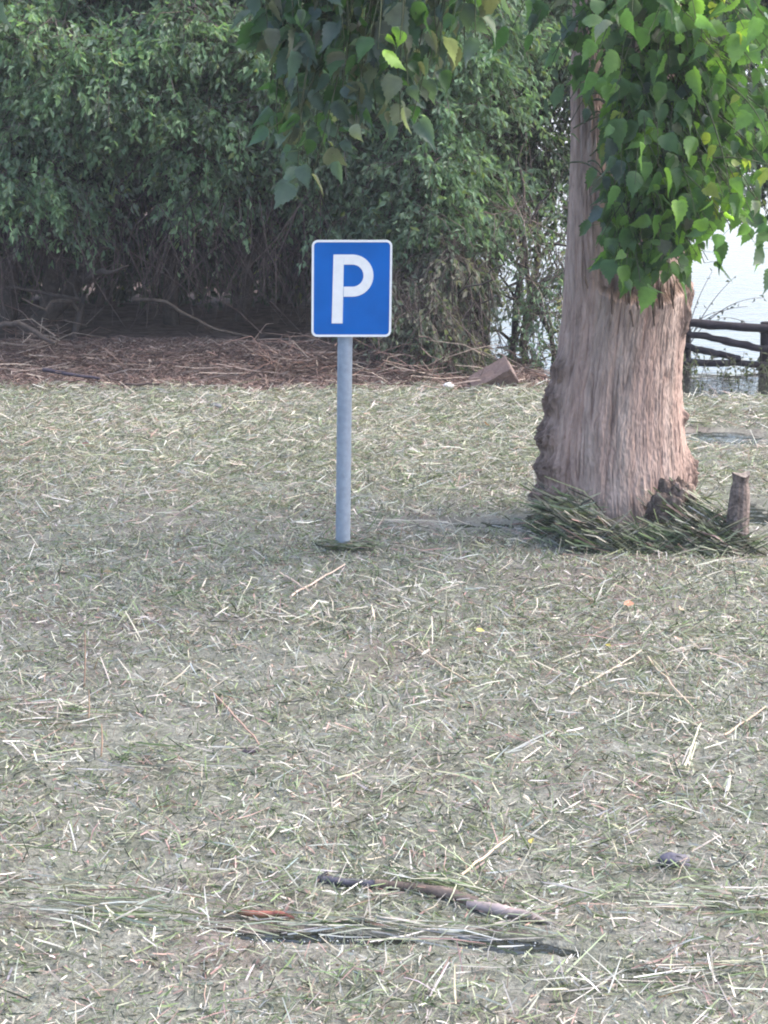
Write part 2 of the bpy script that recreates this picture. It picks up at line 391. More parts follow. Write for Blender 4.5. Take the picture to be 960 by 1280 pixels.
tag(mb.build('brushwood', M['twig']), 'tangle of thin dead brown twigs heaped along the foot of the hedge', 'brushwood', kind='stuff')

# ------------------------------------------------------------------ hedge trees
def norm(v): return v / (np.linalg.norm(v, axis=-1, keepdims=True) + 1e-9)
def leaf_quads(mbx, c, ax, nr, ln, wd, col, fold=0.25):
    """small folded leaves: base, left, tip, right"""
    ax = norm(ax); sd_ = norm(np.cross(ax, nr)); nr = np.cross(sd_, ax)
    ln = ln[:, None]; wd = wd[:, None]
    V = np.stack([c, c + ax * ln * 0.45 + sd_ * wd * 0.5 + nr * wd * fold, c + ax * ln - nr * ln * 0.12, c + ax * ln * 0.45 - sd_ * wd * 0.5 + nr * wd * fold], 1)
    n = len(c); base = (np.arange(n) * 4)[:, None, None]
    f = np.array([[0, 1, 2], [0, 2, 3]])[None] + base
    mbx.add(V.reshape(-1, 3), f.reshape(-1, 3), np.repeat(col, 4, 0))
def crown(seed, blobs, n_spray, leaf, cols, per=11, twig=True, droop=0.5, shell=0.55):
    """blobs: (centre, radii); sprays of leaves gathered on drooping twiglets through the blobs' volume"""
    r = np.random.default_rng(seed); mbx = MB(); mt = MB()
    vol = np.array([b_[1][0] * b_[1][1] * b_[1][2] for b_ in blobs]) ** 0.7; vol /= vol.sum()
    cols = np.array(cols)
    bi = r.choice(len(blobs), n_spray, p=vol)
    sub = r.normal(0, 1, (len(blobs), 9, 3)); sub = sub / np.linalg.norm(sub, axis=-1, keepdims=True) * r.uniform(0.45, 0.95, (len(blobs), 9, 1))
    si = r.integers(0, 9, n_spray)
    cen = np.array([b_[0] for b_ in blobs])[bi]; rad = np.array([b_[1] for b_ in blobs])[bi]
    d = norm(r.normal(0, 1, (n_spray, 3)))
    rr = r.uniform(shell, 1.05, n_spray) ** 0.6
    # lumpy outline
    lump = 0.82 + 0.36 * vnoise(d[:, 0] * 2.2 + bi * 7.1, d[:, 2] * 2.2 + d[:, 1], seed)
    loose = (r.uniform(0, 1, n_spray) < 0.22)[:, None]
    p = np.where(loose, cen + d * rad * (rr * lump)[:, None], cen + sub[bi, si] * rad + d * np.minimum(rad * 0.5, 0.55) * np.array([1.0, 1.0, 0.62]) * (rr * lump)[:, None])
    out = norm(d * np.array([1, 1, 0.4]) + r.normal(0, 0.35, (n_spray, 3)) + np.array([0, 0, -droop * 0.5]))
    L_ = r.uniform(0.18, 0.42, n_spray)
    tint = cols[r.choice(len(cols), n_spray)] * (0.72 + 0.6 * vnoise(p[:, 0] * 1.6, p[:, 2] * 1.6, seed + 3))[:, None]
    tt = r.uniform(0, 1, (n_spray, per))
    c = p[:, None] + out[:, None] * (tt * L_[:, None])[..., None] + np.array([0, 0, -1.0]) * (tt ** 2 * L_[:, None] * droop)[..., None]
    c = c + r.normal(0, 0.02, c.shape)
    ax = out[:, None] * 0.6 + r.normal(0, 0.55, c.shape) + np.array([0, 0, -0.55])
    nr = r.normal(0, 0.5, c.shape) + np.array([0, -0.25, 0.9])
    m = n_spray * per
    ln = r.uniform(0.7, 1.25, m) * leaf; wd = ln * r.uniform(0.38, 0.6, m)
    col = np.repeat(tint, per, 0) * r.lognormal(0, 0.14, (m, 1))
    yel = r.uniform(0, 1, m) < 0.03; col[yel] = np.array([0.16, 0.20, 0.07])
    leaf_quads(mbx, c.reshape(-1, 3), ax.reshape(-1, 3), nr.reshape(-1, 3), ln, wd, np.clip(col, 0.008, 0.6))
    if twig:
        sel = r.choice(n_spray, min(n_spray, 1500), replace=False)
        for i in sel:
            a = p[i] - out[i] * 0.25 + np.array([0, 0, 0.05]); b_ = p[i] + out[i] * L_[i] * 0.5; e = p[i] + out[i] * L_[i] + np.array([0, 0, -L_[i] * droop])
            mt.tube([a, b_, e], [0.005, 0.004, 0.002], np.array([0.13, 0.105, 0.09]) * r.uniform(0.6, 1.3), n=3, cap=False)
    return mbx, mt
def limb(mbx, p0, p1, r0, r1, col, wob=0.12, n=9, seg=8, sag=0.0, rr=None):
    r = rr or rng
    p0 = np.array(p0, float); p1 = np.array(p1, float); tt = np.linspace(0, 1, n)[:, None]
    p = p0 * (1 - tt) + p1 * tt
    off = np.cumsum(r.normal(0, wob / n ** 0.5, (n, 3)), 0) * 0.6; off -= off[0] * (1 - tt) + off[-1] * tt
    p = p + off; p[:, 2] -= (4 * tt * (1 - tt))[:, 0] * sag
    mbx.tube(p, np.linspace(r0, r1, n), col, n=seg)
    return p
BK = np.array([0.065, 0.054, 0.048])
def hedge_tree(name, base, label, cat, stems, blobs, n_spray, leaf, cols, seed, per=11, droop=0.5, dead=0, dead_box=None, group='trees of the hedge along the bank', twig=True, crown_label=None, shell=0.55):
    root = empty(name, base, label, cat, group)
    r = np.random.default_rng(seed + 100)
    for (p0, p1, r0, r1) in stems:
        m = MB(); pp = limb(m, p0, p1, r0, r1, BK * r.uniform(0.8, 1.2), wob=0.3, rr=r)
        for q in range(5):
            k_ = r.integers(3, len(pp)); s_ = pp[k_]
            limb(m, s_, s_ + np.array([r.normal(0, 0.7), r.normal(-0.2, 0.5), r.uniform(0.1, 1.2)]), r1 * 0.8, 0.008, BK, wob=0.2, n=7, seg=5, rr=r)
        m.build('trunk', M['twig'], root)
    a, b_ = crown(seed, blobs, n_spray, leaf, cols, per=per, droop=droop, twig=twig, shell=shell)
    a.build('crown', M['leaf'], root, smooth=False)
    if twig: b_.build('twigs', M['twig'], root)
    if dead:
        m = MB(); x0, x1, y0, y1, z0, z1 = dead_box
        for q in range(dead):
            s_ = np.array([r.uniform(x0, x1), r.uniform(y0, y1), r.uniform((z0 + z1) / 2, z1)])
            l = r.uniform(0.25, 0.95); dx = r.normal(0, 0.35) * l
            e = s_ + np.array([dx, r.normal(0, 0.15), -l]); e[2] = max(e[2], z0)
            mid = (s_ + e) / 2 + np.array([r.normal(0, 0.08), 0, r.normal(0, 0.04)])
            c_ = np.array([0.085, 0.067, 0.062]) * r.uniform(0.25, 1.5)
            m.tube([s_, mid, e], [0.006, 0.005, 0.002], c_, n=3, cap=False)
            if r.uniform() < 0.5:
                e2 = mid + np.array([r.normal(0, 0.2), 0, -r.uniform(0.05, 0.25)]); m.tube([mid, e2], [0.003, 0.0015], c_, n=3, cap=False)
        m.build('dead_twigs', M['twig'], root)
    return root
GR = [(0.125, 0.20, 0.12), (0.14, 0.225, 0.125), (0.165, 0.25, 0.14), (0.105, 0.16, 0.105), (0.16, 0.205, 0.16)]
BL = [(0.11, 0.17, 0.12), (0.13, 0.195, 0.13), (0.16, 0.225, 0.15), (0.09, 0.135, 0.095)]
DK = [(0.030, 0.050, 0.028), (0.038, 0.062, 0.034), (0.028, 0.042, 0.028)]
DUST = [(0.16, 0.17, 0.14), (0.12, 0.14, 0.11), (0.19, 0.18, 0.15), (0.09, 0.12, 0.085)]
def B(px, py, Y, rx, ry, rz):
    return (P(px, py, Y), np.array([rx, ry, rz]))
def gz(x, y): return max(0.0, float(ground_z(x, y)))
def S(px, Y, px2, py2, Y2, r0, r1):
    a = P(px, 430, Y); a[2] = float(ground_z(a[0], a[1])) - 0.05
    return (a, P(px2, py2, Y2), r0, r1)
hedge_tree('hedge_tree', P(60, 420, 20.6) * [1, 1, 0], 'tall leafy tree with leaning brown stems at the left end of the hedge', 'tree',
    [S(35, 20.2, 130, 270, 20.6, 0.11, 0.07), S(60, 20.6, 80, 60, 20.8, 0.09, 0.05), S(95, 20.0, 118, 290, 20.2, 0.04, 0.03), S(5, 20.8, -40, 150, 21, .1, .06)],
    [B(40, 200, 20.2, 0.9, 0.8, 0.40), B(160, 100, 20.0, 1.3, 0.9, 0.5), B(-60, 60, 20.3, 1.5, 1.0, 0.8), B(60, -60, 21.0, 2.0, 1.2, 0.9), B(70, 260, 20.0, 0.45, 0.5, 0.25), B(-150, 200, 20.5, 1.2, 1, 1)],
    5200, 0.085, GR, 11, dead=230, dead_box=(-4.6, -2.2, 19.4, 20.6, 0.35, 1.7))
hedge_tree('hedge_tree', P(260, 420, 20.8) * [1, 1, 0], 'bright leafy tree overhanging the dark hollow left of the parking sign', 'tree',
    [S(215, 21.2, 230, 120, 21.2, 0.09, 0.05), S(300, 21.6, 340, 100, 21.2, 0.07, 0.04)],
    [B(250, 160, 20.3, 0.85, 0.8, 0.55), B(330, 60, 20.2, 1.2, 0.9, 0.6), B(215, 40, 20.1, 0.8, 0.7, 0.45), B(270, 255, 20.1, 0.4, 0.4, 0.22), B(370, 180, 20.2, 0.6, 0.6, 0.5), B(280, -100, 21.2, 2.0, 1.2, 0.9)],
    4200, 0.085, GR, 12, dead=230, dead_box=(-2.3, -0.5, 19.4, 20.7, 0.35, 1.75))
hedge_tree('hedge_tree', P(500, 430, 20.2) * [1, 1, 0], 'blue green tree whose foliage hangs to the bank just right of the parking sign', 'tree',
    [S(470, 20.6, 455, 150, 20.8, 0.09, 0.05), S(530, 20.4, 520, 200, 20.3, 0.06, 0.04)],
    [B(470, 130, 20.1, 1.1, 0.9, 0.8), B(540, 240, 19.8, 0.75, 0.7, 0.6), B(470, 300, 20.0, 0.6, 0.5, 0.45), B(580, 110, 20.2, 0.6, 0.7, 0.6), B(520, 20, 20.4, 1.2, 1.0, 0.7), B(430, 260, 20.2, 0.5, 0.5, 0.45), B(520, -160, 21.2, 2.2, 1.6, 1.2)],
    4600, 0.085, BL + GR[:1], 13, dead=90, dead_box=(-0.6, 0.7, 19.3, 20.2, 0.3, 1.3))
hedge_tree('bush', P(545, 460, 19.4) * [1, 1, 0], 'dusty grey green bush drooping onto the bank behind the tipped box', 'bush',
    [S(520, 19.6, 530, 380, 19.4, 0.03, 0.015), S(560, 19.6, 575, 370, 19.5, 0.03, 0.015)],
    [B(535, 400, 19.2, 0.38, 0.4, 0.34), B(565, 440, 19.0, 0.28, 0.3, 0.20), B(500, 370, 19.4, 0.3, 0.35, 0.32), B(560, 340, 19.5, 0.32, 0.35, 0.3)],
    1050, 0.075, DUST, 14, per=10, droop=0.8, dead=60, dead_box=(0.1, 1.0, 18.6, 19.5, 0.1, 1.0), group='bushes under the hedge trees')
hedge_tree('bush', P(670, 460, 19.6) * [1, 1, 0], 'thin see-through bush with bright water showing through, left of the big trunk', 'bush',
    [S(640, 19.7, 655, 300, 19.8, 0.045, 0.025), S(690, 19.9, 650, 300, 19.9, 0.03, 0.02), S(700, 19.6, 715, 330, 19.6, 0.03, 0.012)],
    [B(645, 360, 19.5, 0.24, 0.3, 0.42), B(690, 390, 19.5, 0.30, 0.3, 0.42), B(665, 440, 19.4, 0.42, 0.3, 0.2), B(640, 285, 19.8, 0.4, 0.4, 0.28), B(715, 330, 19.8, 0.25, 0.3, 0.5)],
    230, 0.065, DUST + BL + BL, 15, per=10, droop=0.7, dead=22, dead_box=(1.2, 2.0, 19.3, 19.9, 0.1, 1.4), group='bushes under the hedge trees', shell=0.2)
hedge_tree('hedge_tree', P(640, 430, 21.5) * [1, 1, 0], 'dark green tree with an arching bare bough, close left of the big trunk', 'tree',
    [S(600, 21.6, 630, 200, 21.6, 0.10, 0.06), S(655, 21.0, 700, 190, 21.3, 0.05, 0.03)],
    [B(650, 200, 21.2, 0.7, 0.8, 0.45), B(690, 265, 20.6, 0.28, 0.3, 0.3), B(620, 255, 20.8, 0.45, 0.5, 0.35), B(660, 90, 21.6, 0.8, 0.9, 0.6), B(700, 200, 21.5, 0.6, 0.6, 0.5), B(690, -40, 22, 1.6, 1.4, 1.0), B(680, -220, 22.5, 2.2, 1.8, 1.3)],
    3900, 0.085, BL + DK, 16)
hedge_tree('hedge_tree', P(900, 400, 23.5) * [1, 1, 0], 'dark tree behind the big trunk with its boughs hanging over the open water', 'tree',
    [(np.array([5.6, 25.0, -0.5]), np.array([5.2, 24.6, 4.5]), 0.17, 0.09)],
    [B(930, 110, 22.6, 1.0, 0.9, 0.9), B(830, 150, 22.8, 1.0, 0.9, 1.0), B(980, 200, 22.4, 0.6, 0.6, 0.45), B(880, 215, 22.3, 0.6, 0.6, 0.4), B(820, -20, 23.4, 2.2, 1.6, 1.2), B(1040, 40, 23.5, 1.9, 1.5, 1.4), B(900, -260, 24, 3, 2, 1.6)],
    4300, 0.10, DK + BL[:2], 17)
# denser row added behind to block low light, its leaves coloured dark for shade
for i, (X0, Y0, low, lab) in enumerate(((-6.0, 23.4, 1.0, 'leftmost tree of the added row behind the hedge, leaves coloured dark for shade'), (-3.4, 23.4, 0.9, 'added tree behind the leaning brown stems, leaves coloured dark for shade'),
                                       (-1.2, 23.4, 0.9, 'added tree filling the hollow left of the parking sign, leaves coloured dark for shade'), (0.25, 23.2, 0.9, 'added tree straight behind the blue parking sign, leaves coloured dark for shade'))):
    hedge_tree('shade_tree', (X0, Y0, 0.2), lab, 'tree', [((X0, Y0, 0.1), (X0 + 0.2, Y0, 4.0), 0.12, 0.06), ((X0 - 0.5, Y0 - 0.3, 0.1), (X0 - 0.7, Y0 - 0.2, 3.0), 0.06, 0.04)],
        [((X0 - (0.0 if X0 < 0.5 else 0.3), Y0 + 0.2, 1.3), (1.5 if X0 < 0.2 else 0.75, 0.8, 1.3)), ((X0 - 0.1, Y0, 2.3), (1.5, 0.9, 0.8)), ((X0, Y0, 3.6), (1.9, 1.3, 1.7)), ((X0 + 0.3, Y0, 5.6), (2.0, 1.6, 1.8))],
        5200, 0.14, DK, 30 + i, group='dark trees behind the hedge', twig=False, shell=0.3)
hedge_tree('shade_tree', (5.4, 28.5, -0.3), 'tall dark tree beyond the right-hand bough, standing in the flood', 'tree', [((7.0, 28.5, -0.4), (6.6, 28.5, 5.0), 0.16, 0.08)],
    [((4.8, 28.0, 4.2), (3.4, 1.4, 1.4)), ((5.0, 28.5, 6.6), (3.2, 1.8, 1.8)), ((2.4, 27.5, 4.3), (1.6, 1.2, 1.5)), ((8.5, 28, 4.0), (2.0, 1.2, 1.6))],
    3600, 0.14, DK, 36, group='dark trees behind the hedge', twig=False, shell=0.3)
# bare boughs and fallen branches one can tell apart
def branch(name, pts, rad, col, label, cat='branch', mat_='twig', twigs=0, seed=1, group=None):
    r = np.random.default_rng(seed); m = MB(); pts = np.array(pts)
    tt = np.linspace(0, 1, len(pts)); t2 = np.linspace(0, 1, len(pts) * 4)
    pp = np.stack([np.interp(t2, tt, pts[:, k_]) for k_ in range(3)], -1) + r.normal(0, 0.004, (len(t2), 3))
    m.tube(pp, np.linspace(rad[0], rad[1], len(pp)), col, n=7)
    for q in range(twigs):
        s_ = pp[r.integers(2, len(pp))]; e = s_ + np.array([r.normal(0, 0.12), r.normal(0, 0.05), r.normal(0.05, 0.09)])
        m.tube([s_, (s_ + e) / 2 + r.normal(0, 0.02, 3), e], [rad[1] * 0.6, rad[1] * 0.4, 0.002], col, n=4, cap=False)
    return tag(m.build(name, M[mat_]), label, cat, group)
branch('fallen_branch', [P(165, 374, 19.5), P(205, 376, 19.4), P(235, 395, 19.3), P(270, 412, 19.2), P(312, 421, 19.1)], (0.022, 0.012), np.array([0.06, 0.048, 0.04]),
       'curved fallen branch arching through the dark hollow left of the sign', twigs=6)
branch('fallen_branch', [P(-15, 408, 19.3), P(25, 404, 19.2), P(70, 430, 19.0)], (0.035, 0.022), np.array([0.075, 0.06, 0.052]), 'short thick fallen limb lying at the foot of the leaning stems', twigs=3, seed=4)
branch('driftwood_stick', [P(55, 462, 18.6), P(85, 467, 18.4), P(125, 473, 18.3)], (0.022, 0.012), np.array([0.07, 0.06, 0.075]), 'dark bluish stick lying on the brown bank at the left', cat='stick', seed=5)
branch('driftwood_stick', [P(150, 481, 17.9), P(200, 480, 17.85)], (0.014, 0.008), np.array([0.08, 0.06, 0.055]), 'thin dark stick along the debris edge below the hollow', cat='stick', seed=6)
branch('bare_stem', [P(398, 505, 17.2), P(400, 520, 17.1), P(403, 536, 17.05)], (0.012, 0.018), np.array([0.09, 0.06, 0.055]), 'short dark broken stem poking up left of the sign pole', cat='stem', seed=7)

# ------------------------------------------------------------------ tipped box, litter
def bevel_box(name, sx, sy, sz, m, parent=None, col=(0.5, 0.5, 0.5), bev=0.008, jit=0.004, seed=0, shape=None):
    r = random.Random(seed); bm = bmesh.new(); bmesh.ops.create_cube(bm, size=1.0)
    for v in bm.verts:
        v.co.x *= sx; v.co.y *= sy; v.co.z *= sz
        if shape: v.co = Vector(shape(v.co))
    bmesh.ops.bevel(bm, geom=list(bm.edges), offset=bev, segments=2, affect='EDGES')
    bmesh.ops.subdivide_edges(bm, edges=[e for e in bm.edges if e.calc_length() > 0.05], cuts=4, use_grid_fill=True)
    for v in bm.verts: v.co += Vector((r.uniform(-jit, jit), r.uniform(-jit, jit), r.uniform(-jit, jit)))
    me = bpy.data.meshes.new(name); 
    cl = bm.verts.layers.float_color.new('Col')
    for v in bm.verts: v[cl] = (*col, 1)
    bm.to_mesh(me); bm.free(); me.materials.append(m)
    o = bpy.data.objects.new(name, me); C.objects.link(o)
    if parent is not None: o.parent = parent
    return o
bx = bevel_box('tipped_box', 0.40, 0.22, 0.20, M['plain'], col=(0.125, 0.085, 0.075), bev=0.006, seed=3)
c = P(617, 486, 18.1); bx.location = (c[0], c[1], 0.07); bx.rotation_euler = (math.radians(30), math.radians(-30), math.radians(-4))
tag(bx, 'tipped reddish brown wooden box half sunk at the debris edge, its near side dark', 'box')
def crumple(name, loc, size, col, label, cat, seed, flat=0.5, group=None, m='plain'):
    r = np.random.default_rng(seed); bm = bmesh.new(); bmesh.ops.create_icosphere(bm, subdivisions=3, radius=1.0)
    cl = bm.verts.layers.float_color.new('Col')
    for v in bm.verts:
        d = v.co.copy(); k_ = 0.8 + 0.45 * float(vnoise(d.x * 2 + seed, d.y * 2 + d.z * 1.3, seed))
        v.co = Vector((d.x * size[0] * k_, d.y * size[1] * k_, d.z * size[2] * k_)); v[cl] = (*col, 1)
    me = bpy.data.meshes.new(name); bm.to_mesh(me); bm.free(); me.materials.append(M[m])
    for p_ in me.polygons: p_.use_smooth = True
    o = bpy.data.objects.new(name, me); o.location = tuple(float(q) for q in loc); C.objects.link(o)
    return tag(o, label, cat, group)
crumple('crumpled_litter', P(560, 488, 18.0) * [1, 1, 0] + [0, 0, 0.03], (0.05, 0.03, 0.03), (0.7, 0.7, 0.7), 'crumpled white scrap of litter left of the tipped box', 'litter', 5)
s_ = crumple('dark_stone', G(845, 1086) + [0, 0, 0.022], (0.058, 0.038, 0.036), (0.06, 0.057, 0.08), 'dark bluish grey rounded lump lying on the reeds near the right edge', 'stone', 9)
s_.rotation_euler = (0, math.radians(12), 0)
crumple('mud_clod', G(312, 944) + [0, 0, 0.018], (0.040, 0.02, 0.014), (0.06, 0.045, 0.055), 'small dark clod at the lower end of the slanting orange stalk', 'clod', 12)
crumple('mud_clod', G(270, 512) + [0, 0, 0.03], (0.05, 0.03, 0.03), (0.10, 0.11, 0.13), 'small dark clod among far reeds below the brown bank', 'clod', 13)
# fallen leaves
for i, (px, py, sz, col, lab) in enumerate(((600, 799, 0.022, (0.55, 0.5, 0.16), 'pale yellow fallen leaf on the reeds right of centre'), (760, 818, 0.018, (0.55, 0.45, 0.1), 'small yellow fallen leaf above the long crossed stalks'),
        (665, 1066, 0.020, (0.55, 0.42, 0.10), 'yellow fallen leaf near the tip of the forked foreground stalk'), (785, 766, 0.035, (0.42, 0.20, 0.13), 'orange brown fallen leaf below the big trunk'),
        (850, 772, 0.032, (0.62, 0.36, 0.26), 'pinkish fallen leaf right of the orange brown one below the trunk'), (107, 564, 0.045, (0.32, 0.15, 0.12), 'reddish fallen leaf at the far left of the debris'),
        (608, 538, 0.045, (0.36, 0.20, 0.13), 'brown fallen leaf in the far debris right of the pole'), (665, 508, 0.03, (0.2, 0.12, 0.1), 'dark fallen leaf just left of the trunk'),
        (135, 725, 0.03, (0.45, 0.33, 0.25), 'tan fallen leaf on the left of the debris'))):
    g = G(px, py); r = np.random.default_rng(i + 50); bm = bmesh.new()
    pts = [(-1, 0, 0.1), (-0.5, 0.45, 0.35), (0.2, 0.5, 0.4), (1.1, 0, 0.15), (0.2, -0.5, 0.35), (-0.5, -0.45, 0.3)]
    cl = bm.verts.layers.float_color.new('Col')
    vs = [bm.verts.new(np.array(p_) * sz + r.normal(0, sz * 0.06, 3)) for p_ in pts]; mid = bm.verts.new((0.1 * sz, 0, 0))
    for v in bm.verts: v[cl] = (*col, 1)
    for k_ in range(6): bm.faces.new((vs[k_], vs[(k_ + 1) % 6], mid))
    me = bpy.data.meshes.new('fallen_leaf'); bm.to_mesh(me); bm.free(); me.materials.append(M['straw'])
    o = bpy.data.objects.new('fallen_leaf', me); o.location = (g[0], g[1], 0.045); o.rotation_euler = (0.5, 0.1, r.uniform(0, 6)); C.objects.link(o)
    tag(o, lab, 'leaf', 'fallen leaves on the reeds')
# single long stalks
def stalk(pa, pb, rad, col, label, za=0.03, zb=0.05, seed=0):
    a = G(*pa); b_ = G(*pb); a[2] = za; b_[2] = zb
    m = MB(); r = np.random.default_rng(seed); tt = np.linspace(0, 1, 9)[:, None]; off = r.normal(0, 0.0025, (9, 3)); 
    m.tube(a * (1 - tt) + b_ * tt + off, np.linspace(rad, rad * 0.6, 9), np.array(col), n=6)
    tag(m.build('reed_stalk', M['straw']), label, 'reed stalk', 'long single stalks on the debris')
OR = (0.36, 0.23, 0.18); PALE = (0.42, 0.35, 0.28)
stalk((263, 870), (326, 944), 0.0062, OR, 'orange stalk slanting down to the dark clod left of centre', seed=1)
stalk((712, 876), (802, 826), 0.0062, PALE, 'long pale stalk rising to the right below the trunk', seed=2)
stalk((808, 828), (874, 908), 0.0055, (0.5, 0.40, 0.30), 'stalk slanting down to the right from the top of the long pale one', seed=3)
stalk((780, 872), (872, 886), 0.006, (0.6, 0.48, 0.36), 'nearly level pinkish stalk right of the long pale one', seed=4)
stalk((505, 808), (588, 866), 0.005, (0.5, 0.38, 0.28), 'thin brown stalk slanting to the right below the pole', seed=5)
stalk((362, 752), (432, 716), 0.006, (0.62, 0.46, 0.38), 'pink stalk crossing in a V just below the pole foot, right arm', seed=6)
stalk((350, 722), (386, 748), 0.0055, (0.62, 0.46, 0.38), 'pink stalk crossing in a V just below the pole foot, left arm', seed=7)
stalk((578, 1102), (640, 1063), 0.0055, (0.58, 0.46, 0.33), 'tan stalk standing out above the driftwood branch', zb=0.06, seed=8)
stalk((545, 1062), (592, 1104), 0.004, (0.42, 0.46, 0.28), 'green stalk meeting the tan one above the driftwood', seed=9)
stalk((856, 966), (875, 918), 0.006, (0.5, 0.47, 0.33), 'short greenish pale stalk low at the right', seed=10)
stalk((905, 928), (958, 896), 0.005, (0.5, 0.36, 0.26), 'brown stalk cut by the right edge of the picture', seed=11)
stalk((462, 655), (560, 662), 0.007, (0.55, 0.48, 0.40), 'level straw lying on the wet patch right of the pole', seed=12)
stalk((500, 688), (600, 716), 0.006, (0.55, 0.46, 0.38), 'long straw sloping away right of the pole foot', seed=13)
def upright(px, pyt, pyb, col, label, seed):
    g = G(px, pyb); t_ = P(px + 1, pyt, g[1]); m = MB()
    m.tube([g, (g + t_) / 2 + [0.004, 0, 0], t_], [0.004, 0.0035, 0.002], np.array(col), n=5)
    tag(m.build('dry_stem', M['twig']), label, 'stem', 'thin upright stems at the left')
upright(105, 788, 862, (0.3, 0.2, 0.15), 'upper thin upright brown stem at the left', 1)
upright(110, 862, 905, (0.35, 0.25, 0.18), 'lower short upright brown stem at the left', 2)
upright(126, 905, 950, (0.42, 0.28, 0.2), 'lowest short reddish upright stem at the left', 3)

# driftwood branch in the foreground
root = empty('driftwood_branch', G(550, 1125), 'weathered driftwood branch with reeds wrapped round its middle, in the foreground', 'driftwood')
def drift(pts, rads, col, nm, lab=None, mt='wood_dark'):
    m = MB(); p_ = []
    for (px, py, z) in pts: g = G(px, py, z); p_.append(g)
    p_ = np.array(p_); tt = np.linspace(0, 1, len(p_)); t2 = np.linspace(0, 1, 24)
    q = np.stack([np.interp(t2, tt, p_[:, k_]) for k_ in range(3)], -1); rd = np.interp(t2, tt, rads) * np.random.default_rng(len(pts)).uniform(0.88, 1.12, 24)
    m.tube(q, rd, np.array(col), n=9); o = m.build(nm, M[mt], root)
    if lab: o['label'] = lab
drift([(398, 1098, 0.03), (430, 1103, 0.03), (472, 1105, 0.028)], [0.016, 0.015, 0.014], (0.07, 0.068, 0.085), 'bare_end', 'dark slate grey thin end')
drift([(470, 1105, 0.028), (510, 1109, 0.03), (560, 1117, 0.03), (600, 1130, 0.026)], [0.016, 0.018, 0.022, 0.02], (0.13, 0.10, 0.085), 'middle')
drift([(585, 1130, 0.028), (620, 1137, 0.03), (660, 1146, 0.026), (702, 1157, 0.012)], [0.016, 0.022, 0.018, 0.006], (0.24, 0.20, 0.195), 'pale_end', 'pale bare tapering end', 'wood_dark')
m = MB(); g = G(402, 1092); m.tube([G(402, 1100, .03), G(404, 1094, 0.045), G(410, 1090, .055)], [0.010, 0.008, 0.006], (0.05, 0.045, 0.05), n=6); m.build('knot', M['wood_dark'], root)
m = MB(); n = 70
a0 = G(500, 1108); b0 = G(600, 1130)
tt = rng.uniform(0, 1, n); x = a0[0] * (1 - tt) + b0[0] * tt; y = a0[1] * (1 - tt) + b0[1] * tt + rng.normal(0, 0.02, n)
straws(m, x, y, rng.uniform(0.10, 0.2, n), rng.uniform(0.004, 0.007, n), rng.normal(-0.5, 0.25, n), rng.normal(0, 0.15, n), 0.045 + rng.uniform(0, 0.018, n), palette(n, [0.6, 0.8, 2.5, 3, 1, 0, 1, 0]))
m.build('wrapped_reeds', M['straw'], root, smooth=False)
m = MB(); a = [G(px, py, 0.03) for px, py in ((298, 1140), (325, 1143), (350, 1142), (368, 1148))]
m.tube(a, [0.008, 0.013, 0.012, 0.005], (0.20, 0.08, 0.065), n=6)
tag(m.build('bark_strip', M['wood_dark']), 'reddish strip of bark left of the driftwood branch', 'bark')

# ------------------------------------------------------------------ parking sign
SY = G(429, 688)[1]
root = empty("parking_sign", G(428.5, 688), 'blue and white parking sign on a grey pole standing in the debris', 'road sign')
base = G(428.5, 688); topp = P(432.5, 312, SY)
m = MB(); d = (topp - base); p0 = base - d * 0.15
m.tube([p0, base, base + d * 0.5, topp], 0.0445, (1, 1, 1), n=28)
m.build('pole', M['galv'], root)
SYF = SY - 0.060                                  # front plane of the plate
c00 = P(388.0, 421, SYF); c10 = P(489.0, 421, SYF); c01 = P(391.0, 300, SYF); c11 = P(490.5, 300, SYF)
ux = (c10 - c00 + c11 - c01) / 2; uz = (c01 - c00 + c11 - c10) / 2; W_, H_ = np.linalg.norm(ux), np.linalg.norm(uz)
ux /= W_; uz /= H_; uz = uz - ux * np.dot(ux, uz) * 0.4; org = (c00 + c10 + c01 + c11) / 4
un = np.cross(ux, uz); un /= np.linalg.norm(un)       # points to the camera (-Y)
if un[1] > 0: un = -un
def rrect(w2, h2, r, n=10):
    pts = []
    for (sx, sz, a0_) in ((1, 1, 0), (-1, 1, 90), (-1, -1, 180), (1, -1, 270)):
        for k_ in range(n + 1):
            a = math.radians(a0_ + 90 * k_ / n); pts.append((sx * (w2 - r) + r * math.cos(a), sz * (h2 - r) + r * math.sin(a)))
    return pts
def to3(p2, off): return org + ux * p2[0] + uz * p2[1] + un * off
